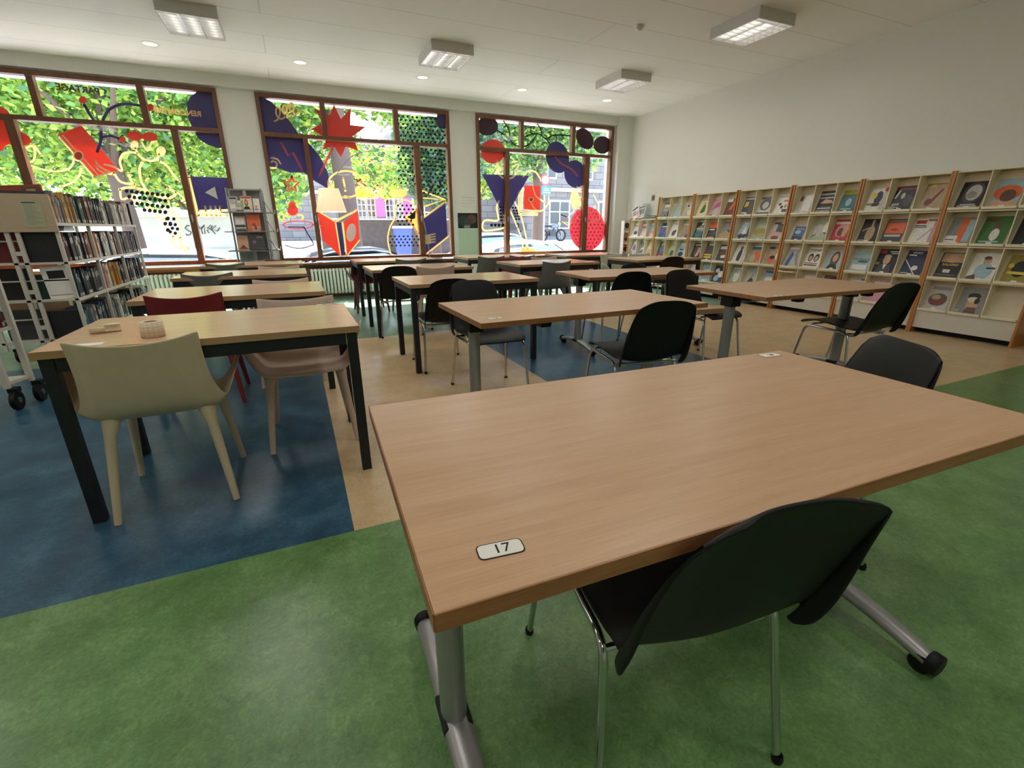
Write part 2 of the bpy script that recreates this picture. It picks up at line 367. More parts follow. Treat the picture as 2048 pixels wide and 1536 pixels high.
def make_flip(name, label, loc, rz, w=1.42, d=.72, h=.74):
    t = thing(name, label, 'table', loc, rz, 'flip-top tables on silver castor legs'); a, b = w / 2, d / 2
    m = MB(); m.box(-a, a, -b, b, h - .026, h, TW); m.build('tabletop', t, bev=.002)
    m = MB()
    m.box(-a, a, -b - .002, -b, h - .0265, h - .0005, EDGE); m.box(-a, a, b, b + .002, h - .0265, h - .0005, EDGE)
    m.box(-a - .002, -a, -b, b, h - .0265, h - .0005, EDGE); m.box(a, a + .002, -b, b, h - .0265, h - .0005, EDGE); m.build('edge_band', t)
    for s in (-1, 1):
        x = s * (a - .09)
        m = MB(); pr = []
        for k in range(17):
            q = 2 * PI * k / 16; pr.append((x + .03 * math.cos(q), .042 * math.sin(q)))
        rows = [[(px_, py_ * sc, z) for px_, py_ in pr] for z, sc in ((.085, 1), (.40, 1), (h - .09, 1))]; m.grid(rows, SIL); m.build('column', t)
        m = MB(); m.box(x - .04, x + .04, -.055, .055, h - .11, h - .026, BLK); m.box(x - .02, x + .02, -.16, .16, h - .055, h - .027, BLK); m.build('hinge_bracket', t, bev=.004)
        m = MB(); m.box(x - .034, x + .034, -.046, .046, .075, .10, BLK); m.build('collar', t, bev=.004)
        m = MB(); rows = []
        for k in range(13):
            u = -1 + k / 6; y = u * (b - .03); z = .105 - .045 * u * u; hw = .028 + .006 * (1 - abs(u))
            rows.append([(x + hw * math.cos(2 * PI * j / 12), y, z - .018 + .02 * math.sin(2 * PI * j / 12)) for j in range(13)])
        m.grid(rows, SIL)
        for r in (rows[0], rows[-1]): m.add(r[:-1], [tuple(range(12))], BLK)
        ft = m.build('foot', t)
        for u in (-1, 1):
            c = MB(); y = u * (b - .035)
            c.lathe([(.031, -.012), (.031, .012), (.0001, .012)], BLK, (x, y + u * .012, .042), 14, Matrix.Rotation(PI / 2, 3, 'X'))
            c.cyl((x - .013, y - u * .012, .0265), .0265, .016, BLK, 'x', 18); c.cyl((x + .013, y - u * .012, .0265), .0265, .016, BLK, 'x', 18)
            c.box(x - .026, x + .026, y - .022, y + .022, .036, .056, BLK); c.build('castor', ft, bev=0)
    m = MB(); m.box(-a + .13, a - .13, -.02, .02, h - .09, h - .05, SIL); m.build('crossbeam', t)
    for x in (-.35, .35):
        m = MB(); m.prism([(x - .035, -b + .03, h - .027), (x + .035, -b + .03, h - .027), (x + .026, -b + .03, h - .055), (x - .026, -b + .03, h - .055)], (0, .05, 0), BLK); m.build('release_handle', t)
    return t
T17 = make_flip('flip_top_table', 'oak laminate flip-top table in the foreground with number 17 on it', (.812, .745, 0), math.radians(-2.2), 1.42, .71)
dup(T17, (1.45, 2.355, 0), math.radians(.4), 'oak laminate flip-top table behind the number 17 table, standing partly on the blue floor')
dup(T17, (3.09, 3.84, 0), math.radians(-4.5), 'oak laminate flip-top table in the middle distance with two black chairs before it')
dup(T17, (3.38, 2.33, 0), math.radians(-2.6), 'oak laminate flip-top table beside the magazine shelves at right')

# number cards
def card(label, p, rz, txt=None, dash=False, w=.083, d=.036):
    m = MB(); T = Matrix.Translation(p) @ Matrix.Rotation(rz, 4, 'Z')
    def rr(w, d, r):
        o = []
        for cx, cy, a0 in ((w / 2 - r, d / 2 - r, 0), (-w / 2 + r, d / 2 - r, 90), (-w / 2 + r, -d / 2 + r, 180), (w / 2 - r, -d / 2 + r, 270)):
            for k in range(5): a = math.radians(a0 + k * 22.5); o.append((cx + r * math.cos(a), cy + r * math.sin(a)))
        return o
    m.prism([T @ Vector((x, y, .0003)) for x, y in rr(w, d, .008)], (0, 0, .0006), BLK)
    m.prism([T @ Vector((x, y, .0009)) for x, y in rr(w - .0035, d - .0035, .007)], (0, 0, .0003), PAPER)
    if txt: merge_text(m, txt, .026, BLK, T @ Matrix.Translation((.002, 0, .0014)), ext=.0002)
    if dash: m.box(-.006, -.003, -.007, .007, .0012, .0016, BLK, T); m.box(.004, .014, -.007, .007, .0012, .0016, BLK, T)
    return tag(m.build('number_card'), label, 'number card', 'number cards on the tables')
card('small white card printed 17 on the foreground table', atZ(1001, 1098.5, .74), math.radians(-6.5), '17', w=.066, d=.031)
card('small white card at the far right corner of the foreground table', atZ(1539, 710.5, .74), math.radians(-6), None, True, .075, .04)
card('small white card on the flip-top table behind the number 17 table', atZ(990, 637, .74), 0, None, True, .075, .04)
card('small white card on the flip-top table beside the magazine shelves', atZ(1556, 592, .74), 0, None, True, .075, .04)
card('small white card at the far right end of the nearest left-row table', atZ(668, 608, .74), 0, None, True, .07, .035)
card('second small white card on the far edge of the nearest left-row table', atZ(645, 609.5, .74), 0, None, True, .07, .035)

# ------------------------------------------------------------------ black shell chairs
def make_shell_chair(label, loc, rz):
    t = thing('shell_chair', label, 'chair', loc, rz, 'black shell chairs with chrome legs')
    prof = [(.250, .425, .165), (.243, .438, .19), (.21, .452, .206), (.12, .456, .214), (.02, .446, .214), (-.09, .437, .208), (-.165, .434, .203), (-.210, .450, .200), (-.234, .50, .200),
            (-.262, .58, .200), (-.292, .66, .190), (-.318, .722, .180), (-.335, .762, .164), (-.342, .780, .138), (-.344, .786, .10)]
    m = MB(); rows = []
    for i, (y, z, hw) in enumerate(prof):
        r = []
        back = i >= 7
        for k in range(13):
            u = -1 + k / 6; x = hw * u; e = abs(u) ** 3
            if back: g = max(0, (11 - i) / 4); r.append((x, y - .014 * e - (.022 * g - .006) * (1 - u * u), z - .01 * e * (1 if i > 11 else 0) - .030 * g * (1 - u * u)))
            else: r.append((x, y, z - (.010 if i < 5 else .018 if i == 5 else .030) * (1 - u * u) + (.010 * e if 3 <= i <= 5 else -.01 * e if i < 2 else 0)))
        rows.append(r)
    m.grid(rows, BLK)
    for s in (-1, 1):                                # side wings of the shell, bent backwards, tips hanging beside the seat
        ed = [rows[i][12 if s > 0 else 0] for i in (12, 11, 10, 9, 8, 7)] + [(s * .199, -.216, .428), (s * .196, -.208, .408), (s * .192, -.203, .397)]
        dd = [(.001, .001), (.002, .005), (.004, .012), (.007, .022), (.010, .032), (.012, .037), (.011, .036), (.009, .030), (.003, .014)]
        rw = []
        for (x, y, z), (dx, dy) in zip(ed, dd): rw.append([(x + s * dx * q, y - dy * q ** 1.25, z - .006 * q) for q in (0, .35, .7, 1)][::s])
        m.grid(rw, BLK)
    m.build('shell', t, sol=.008, sub=1)
    for s in (-1, 1):
        fl_, rl = (s * .215, .255, .0), (s * .225, -.235, .0)
        a, bq = Vector((s * .195, .185, .412)), Vector((s * .198, -.165, .402))
        m = MB(); p = rnd([fl_, a, (a + bq) / 2], .06); m.tube(p, .0095, CHR, 10); m.lathe([(.0001, 0), (.012, 0), (.013, .012), (.0095, .022)], BLK, fl_, 12); m.build('leg', t)
        m = MB(); p = rnd([rl, bq, (a + bq) / 2], .05); m.tube(p, .0095, CHR, 10); m.lathe([(.0001, 0), (.012, 0), (.013, .012), (.0095, .022)], BLK, rl, 12); m.build('leg', t)
    m = MB(); m.tube([(-.2, -.172, .396), (.2, -.172, .396)], .008, CHR, 10); m.box(-.165, .165, -.175, -.168, .398, .404, CHR)
    for x in (-.15, .15): m.box(x - .015, x + .015, -.18, -.13, .375, .398, CHR)
    m.build('crossbar', t)
    m = MB(); m.tube([(-.19, .13, .424), (.19, .13, .424)], .008, CHR, 10); m.build('seat_rail', t)
    return t
BC = [('black shell chair in the foreground tucked under the near side of the number 17 table', .662, .684, -9),
      ('black shell chair at the far right corner of the number 17 table', 1.585, 1.03, 63),
      ('black shell chair facing the camera across the flip-top table on the blue floor', 1.20, 3.08, 178),
      ('black shell chair, back to camera, at the right of the blue-floor flip-top table', 1.845, 2.26, -9.5),
      ('black shell chair turned side-on at the table beside the magazine shelves', 3.88, 2.205, -4),
      ('black shell chair with its back turned at the middle-distance flip-top table', 2.80, 3.77, -8),
      ('black shell chair carrying a flat wooden box on its seat, facing the camera', 3.29, 3.07, 180),
      ('black shell chair with its back turned at the nearest table of the middle row', 1.09, 3.92, 0),
      ('black shell chair at the second table of the middle row, near its left end', 1.00, 5.42, -4),
      ('black shell chair facing the camera beyond the middle-distance flip-top table', 3.42, 3.93, 180),
      ('black shell chair with its back turned at the far right table', 4.70, 5.36, -4),
      ('black shell chair mostly hidden on the far side of the second middle-row table', 1.60, 5.68, 180)]
B0 = make_shell_chair(BC[0][0], (BC[0][1], BC[0][2], 0), math.radians(BC[0][3]))
for lb, x, y, r in BC[1:]: dup(B0, (x, y, 0), math.radians(r), lb)
m = MB(); T = Matrix.Translation((3.14, 2.95, .462)) @ Matrix.Rotation(math.radians(-6), 4, 'Z')
m.box(-.14, .14, -.09, .09, 0, .045, TW, T); tag(m.build('wooden_box', bev=.003), 'flat light wooden box lying on a black chair seat', 'box')

# ------------------------------------------------------------------ moulded armchairs
def make_armchair(name, label, loc, rz, mt):
    t = thing(name, label, 'chair', loc, rz, 'moulded plastic armchairs')
    R = [(.245, .432, .18, .004), (.235, .445, .198, .012), (.18, .446, .210, .07), (.10, .438, .216, .185), (.02, .43, .218, .235), (-.05, .425, .220, .235), (-.10, .426, .220, .16), (-.135, .432, .220, .055), (-.165, .447, .218, .035),
         (-.20, .475, .212, .02), (-.222, .53, .198, .012), (-.242, .61, .190, .008), (-.26, .69, .188, .006), (-.274, .742, .190, .004), (-.277, .752, .190, .004)]
    m = MB(); rows = []
    for i, (y, z, w, H) in enumerate(R):
        r = []; back = i >= 9
        half = []
        for u in (0, .25, .5, .72, .9):
            zz = z - (0 if back else .012 * (1 - u * u)); yy = y
            if back: yy = y + .035 * u * u - .01; zz = z + (.022 * u * u if i > 12 else 0)
            half.append((w * u, yy, zz))
        for q, dx in ((.12, .99), (.5, 1.06), (1, 1.1)):
            yy = y + (.035 if back else 0) - (.0 if back else .0); half.append((w * dx + H * .40 * q, yy + (.03 * q if 2 <= i <= 6 else 0), z + H * q + (.022 if i > 12 else 0)))
        rows.append([(-x, yy, zz) for x, yy, zz in half[::-1]] + half[1:])
    m.grid(rows, mt); m.build('shell', t, sol=.008, sub=1)
    for s in (-1, 1):
        m = MB(); m.tube([(s * .175, .165, .432), (s * .185, .185, .36), (s * .222, .232, 0)], [.034, .021, .0135], mt, 12); m.build('leg', t)
        m = MB(); m.tube([(s * .165, -.125, .432), (s * .178, -.155, .36), (s * .215, -.225, 0)], [.036, .021, .0135], mt, 12); m.build('leg', t)
    return t
PW = M('cream_plastic', (206, 188, 158), .5, var=.03); PP = M('pinkish_plastic', (200, 178, 160), .5, var=.03); PR = M('red_plastic', (128, 38, 38), .5, var=.04)
PG = M('grey_plastic', (120, 118, 112), .5, var=.04); PD = M('dark_red_plastic', (98, 44, 46), .5, var=.04); PL = M('pale_plastic', (196, 194, 176), .5, var=.03)
AC = [(PW, 'cream plastic armchair with its back to the camera at the paper roll table', -.615, 2.395, 2),
      (PP, 'beige plastic armchair facing the camera across the paper roll table', -.035, 2.83, 180),
      (PR, 'red plastic armchair at the near side of the second left-row table', -.69, 3.79, 2),
      (PP, 'beige plastic armchair on the far side of the second left-row table', -.14, 4.08, 180),
      (PG, 'grey plastic armchair at the near side of the third left-row table', -.79, 5.45, 2),
      (PP, 'beige plastic armchair on the far side of the third left-row table', -.19, 5.70, 180),
      (PG, 'grey plastic armchair at the farthest left-row table', -.80, 6.98, 0),
      (PD, 'red plastic armchair beyond the farthest left-row table near the window', -.19, 7.2, 180),
      (PP, 'beige plastic armchair with its back turned at the second middle-row table', 1.40, 5.33, -5),
      (PD, 'dark red plastic armchair beyond the left end of the farthest middle-row table', .93, 7.2, 180),
      (PG, 'grey plastic armchair at the near side of the farthest middle-row table', 1.43, 6.76, 0),
      (PG, 'grey plastic armchair with its tall back in full view beside the far flip-top table', 2.92, 5.39, 4),
      (PR, 'red plastic armchair on the far side of the table behind the tall grey chair', 2.80, 6.02, 180),
      (PP, 'beige plastic armchair beside the red one behind the tall grey chair', 3.26, 5.86, 180),
      (PG, 'grey plastic armchair, left one at the table under the pillar poster', 2.62, 6.78, 0),
      (PG, 'grey plastic armchair, right one at the table under the pillar poster', 3.12, 6.78, 0),
      (PL, 'pale green-grey plastic armchair by the table under the pink oval sticker', 4.85, 6.74, 0),
      (PL, 'pale plastic armchair on the far side of the far right table, left one', 4.50, 5.95, 180),
      (PL, 'pale plastic armchair on the far side of the far right table, right one', 5.05, 5.95, 180)]
prot = {}
for mt, lb, x, y, r in AC:
    if mt.name not in prot: prot[mt.name] = make_armchair('armchair', lb, (x, y, 0), math.radians(r), mt)
    else: dup(prot[mt.name], (x, y, 0), math.radians(r), lb)

# things on the tables
def lathe_ring(m, ro, ri, h, mat, c): m.lathe([(ri, 0), (ro, 0), (ro, h), (ri, h), (ri, 0)], mat, c, 40)
ROLLP = bpy.data.materials.new('gridded_paper'); ROLLP.use_nodes = True
n = ROLLP.node_tree.nodes; l = ROLLP.node_tree.links; b = n['Principled BSDF']; b.inputs['Roughness'].default_value = .8
tc = n.new('ShaderNodeTexCoord'); sp = n.new('ShaderNodeSeparateXYZ'); l.new(tc.outputs['Object'], sp.inputs[0])
at = n.new('ShaderNodeMath'); at.operation = 'ARCTAN2'; l.new(sp.outputs[1], at.inputs[0]); l.new(sp.outputs[0], at.inputs[1])
def saw(src, k):
    a = n.new('ShaderNodeMath'); a.operation = 'MULTIPLY'; a.inputs[1].default_value = k; l.new(src, a.inputs[0])
    f = n.new('ShaderNodeMath'); f.operation = 'FRACT'; l.new(a.outputs[0], f.inputs[0])
    g = n.new('ShaderNodeMath'); g.operation = 'LESS_THAN'; g.inputs[1].default_value = .07; l.new(f.outputs[0], g.inputs[0]); return g.outputs[0]
mxx = n.new('ShaderNodeMath'); mxx.operation = 'MAXIMUM'; l.new(saw(at.outputs[0], 2.4), mxx.inputs[0]); l.new(saw(sp.outputs[2], 48), mxx.inputs[1])
mc = n.new('ShaderNodeMix'); mc.data_type = 'RGBA'; mc.inputs[6].default_value = lin((222, 205, 176)) + (1,); mc.inputs[7].default_value = lin((186, 164, 138)) + (1,)
l.new(mxx.outputs[0], mc.inputs[0]); l.new(mc.outputs[2], b.inputs['Base Color'])
p = atZ(304, 676, .74); t = thing('paper_roll', 'roll of cream gridded paper standing on the nearest left-row table', 'paper roll', (p.x, p.y + .03, .741))
m = MB(); lathe_ring(m, .041, .022, .062, ROLLP, (0, 0, 0)); m.build('paper_winding', t)
m = MB(); lathe_ring(m, .0215, .019, .063, M('card_core', (150, 124, 96), .8), (0, 0, 0)); m.build('core', t)
p = atZ(212, 666, .74); m = MB(); CP = M('cream_paper', (232, 218, 190), .8, var=.02)
def arc(cy, cz, r, a0, a1, x0, x1): return [[(x, cy + r * math.cos(math.radians(a0 + (a1 - a0) * k / 12)), max(.0006, cz + r * math.sin(math.radians(a0 + (a1 - a0) * k / 12)))) for x in (x0, (x0 + x1) / 2, x1)] for k in range(13)]
m.grid(arc(0, .0185, .018, -150, 130, 0, .055), CP); m.grid(arc(.006, .026, .025, 175, 330, -.05, .002), CP)
o = m.build('paper_strip', sol=.0006); o.location = (p.x - .005, p.y + .01, .7405); o.rotation_euler = (0, 0, math.radians(18))
tag(o, 'curled strip of cream paper lying left of the paper roll', 'paper')
m = MB(); p = atZ(168, 690, .74); m.box(p.x - .06, p.x + .06, p.y - .025, p.y + .025, .7404, .741, PAPER); tag(m.build('paper_sheet'), 'flat slip of paper on the table behind the cream armchair back', 'paper')
for k, (a, c, lb, mt) in enumerate([((1045, 511), (1108, 508), 'yellowish folder lying on the window ledge by the yellow foot sticker', M('yellow_folder', (226, 202, 150), .7)), ((995, 511), (1040, 510), 'thin white booklet lying left of the yellowish folder at the window', PAPER)]):
    a = atY(*a, YW - .1); c = atY(*c, YW - .1); m = MB(); m.box(a.x, c.x, YW - .155, YW - .04, WB - .019, WB - .004, mt); tag(m.build('booklet'), lb, 'booklet')

# ------------------------------------------------------------------ radiators
def make_rad(label, x, n_=13):
    t = thing('radiator', label, 'radiator', (x, YW - .11, 0), 0, 'cast iron radiators under the windows'); IR = M('radiator_paint', (232, 235, 224), .45, var=.03)
    for k in range(n_):
        m = MB(); cx = (k - (n_ - 1) / 2) * .058
        for yy in (-.045, .045): m.tube(rnd([(cx, yy * .4, .10), (cx, yy, .13), (cx, yy, .47), (cx, yy * .4, .50)], .03, 3), .021, IR, 8)
        m.tube([(cx, 0, .085), (cx, 0, .12)], .024, IR, 8); m.tube([(cx, 0, .48), (cx, 0, .515)], .024, IR, 8); m.build('radiator_section', t)
    m = MB(); w = n_ * .058 / 2; m.tube([(-w - .05, 0, .115), (w, 0, .115)], .016, IR, 8); m.tube([(-w, 0, .485), (w, 0, .485)], .016, IR, 8)
    for s in (-1, 1): m.box(s * (w - .06) - .015, s * (w - .06) + .015, -.03, .03, 0, .10, IR)
    m.build('pipe', t); return t
r0 = make_rad('white ribbed radiator seen between the left and middle rows of tables', .56)
dup(r0, (-1.98, YW - .11, 0), 0, 'white ribbed radiator beside the book trolley under the left window')
dup(r0, (1.42, YW - .11, 0), 0, 'white ribbed radiator behind the farthest middle-row table')
dup(r0, (4.2, YW - .11, 0), 0, 'white ribbed radiator under the right window behind the tables')

# ------------------------------------------------------------------ magazine shelving along the right wall
PALC = dict(W=(226, 222, 214), K=(34, 32, 34), N=(44, 52, 84), B=(62, 96, 156), L=(160, 186, 196), G=(62, 112, 52), D=(44, 70, 60), R=(178, 52, 48), O=(216, 104, 58), P=(206, 150, 160), Y=(222, 194, 70),
            T=(176, 150, 118), S=(206, 160, 130), A=(140, 138, 134), C=(222, 208, 172), M=(120, 52, 52), V=(124, 104, 156), Q=(66, 116, 124), E=(102, 74, 58), H=(188, 184, 176), U=(166, 176, 146), J=(150, 140, 50), X=(70, 68, 70), F=(176, 98, 140))
def CM(k): return M('print_' + k.lower() + '_ink', PALC[k], .42, var=.10, scale=30)
def cover(m, spec, w, h, T, z=.0006):
    """printed shapes on a cover: w wide (x), h high (y), lying in T's xy plane"""
    lay = z
    for s in spec.split(';'):
        q = s.split()
        if not q: continue
        lay += .00025
        if q[0] == 'r':
            a, b_, c, d = [float(v) for v in q[1:5]]; P = [(a, c), (b_, c), (b_, d), (a, d)]; k = q[5]
        elif q[0] == 'e':
            a, b_, c, d = [float(v) for v in q[1:5]]; k = q[5]; P = [(a + c * math.cos(2 * PI * i / 14), b_ + d * math.sin(2 * PI * i / 14)) for i in range(14)]
        elif q[0] == 'p':
            k = q[1]; v = [float(x) for x in q[2:]]; P = list(zip(v[::2], v[1::2]))
        elif q[0] == 't':
            merge_text(m, q[5].replace('_', ' '), float(q[3]) * h, CM(q[4]), T @ Matrix.Translation(((float(q[1]) - .5) * w, float(q[2]) * h, lay)), ext=.0001, bold=.0004); continue
        m.prism([T @ Vector(((min(max(x, .01), .99) - .5) * w, min(max(y, .01), .99) * h, lay - .0002)) for x, y in P], (T.to_3x3() @ Vector((0, 0, .0002))), CM(k))
def magazine(name, base, spec, w, h, th, T, label, cat, group, sticker=True):
    m = MB(); m.box(-w / 2, w / 2, 0, h, -th, 0, CM(base), T); m.box(-w / 2 + .001, w / 2 + .0006, .001, h - .001, -th + .001, -.001, PAPER, T)
    cover(m, spec, w, h, T)
    if sticker: m.box(-.022, .022, .004, .022, .0018, .0021, PAPER, T)
    return tag(m.build(name), label, cat, group)
UX0, UY = 6.395, [2.047, 2.942, 3.849, 4.758, 5.68, 6.6, 7.498]
def fx_(z): return .09 * z / 1.714
ZL, ZT_ = [1.335, .975, .62, .27], [1.70, 1.31, .95, .60]
BACKP = M('shelf_back_panel', (214, 200, 172), .6, var=.03)
def make_unit(label, y, h=1.714, rows=4, wd=.90, zo=0):
    t = thing('magazine_shelf', label, 'magazine shelf', (UX0, y, 0), 0, 'magazine shelving units along the right wall'); a = wd / 2
    for s in (-1, 1):
        m = MB(); y0 = s * a - (.022 if s > 0 else 0)
        m.prism([(-.018, y0, 0), (.318, y0, 0), (.318, y0, h), (fx_(h) - .012, y0, h), (fx_(h) - .022, y0, h - .012)], (0, .022, 0), UPW); m.build('side_panel', t, bev=.003)
    m = MB(); a -= .023
    top = [z for z in ZT_ if z <= h]; led = ZL[4 - len(top):]
    for zt, zl in zip(top, led):
        m.box(fx_(zt) - .002, .315, -a, a, zt - .008, zt + .006, CRM)
    m.build('shelf_board', t)
    for zt, zl in zip(top, led):
        g = MB(); f = fx_(zl)
        g.prism([(f + .035, -a, zl + .006), (f + .165, -a, zt - .012), (f + .172, -a, zt - .012), (f + .042, -a, zl + .0)], (0, 2 * a, 0), BACKP)
        bp_ = g.build('back_panel', t)
        for k in range(3):
            w3 = 2 * a / 3; y0 = -a + k * w3; g = MB(); g.box(f - .018, f + .05, y0 + .008, y0 + w3 - .008, zl - .014, zl, CRM); g.box(f - .022, f - .012, y0 + .008, y0 + w3 - .008, zl - .014, zl + .014, CRM)
            g.build('ledge', t, bev=.003)
    g = MB()
    for k in (0, 1, 2, 3):
        y0 = -a + k * 2 * a / 3 - (.005 if 0 < k < 3 else (0 if k == 0 else .009))
        zb = led[-1] - .016
        g.prism([(fx_(zb) + .002, y0, zb), (.25, y0, zb), (.25, y0, top[0]), (fx_(top[0]) + .002, y0, top[0])], (0, .009, 0), CRM)
    g.build('divider', t)
    g = MB(); g.box(.012, .024, -a, a, .06, led[-1] - .016, M('kick_panel_white', (212, 206, 190), .6, var=.02)); g.build('kick_panel', t)
    g = MB(); g.box(.1, .11, -a, a, 0, led[-1] - .02, DARK); g.box(.30, .31, -a, a, .02, h - .02, BACKP); g.build('rear_panel', t)
    return t
BN = ['nearest', 'second-nearest', 'third-nearest', 'fourth-nearest', 'fifth-nearest', 'sixth-nearest']
UL = ['wood-sided cream magazine shelf cut off by the right picture edge', 'wood-sided cream magazine shelf second from the right picture edge', 'wood-sided cream magazine shelf third from the right picture edge',
      'wood-sided cream magazine shelf fourth from the right picture edge', 'wood-sided cream magazine shelf fifth from the right picture edge', 'wood-sided cream tall magazine shelf farthest from the camera']
U0 = make_unit(UL[0], (UY[0] + UY[1]) / 2)
for i in range(1, 6): dup(U0, (UX0, (UY[i] + UY[i + 1]) / 2, 0), 0, UL[i])
make_unit('low wood-sided cream magazine shelf at the far end by the corner', 7.905, h=1.34, wd=.80)
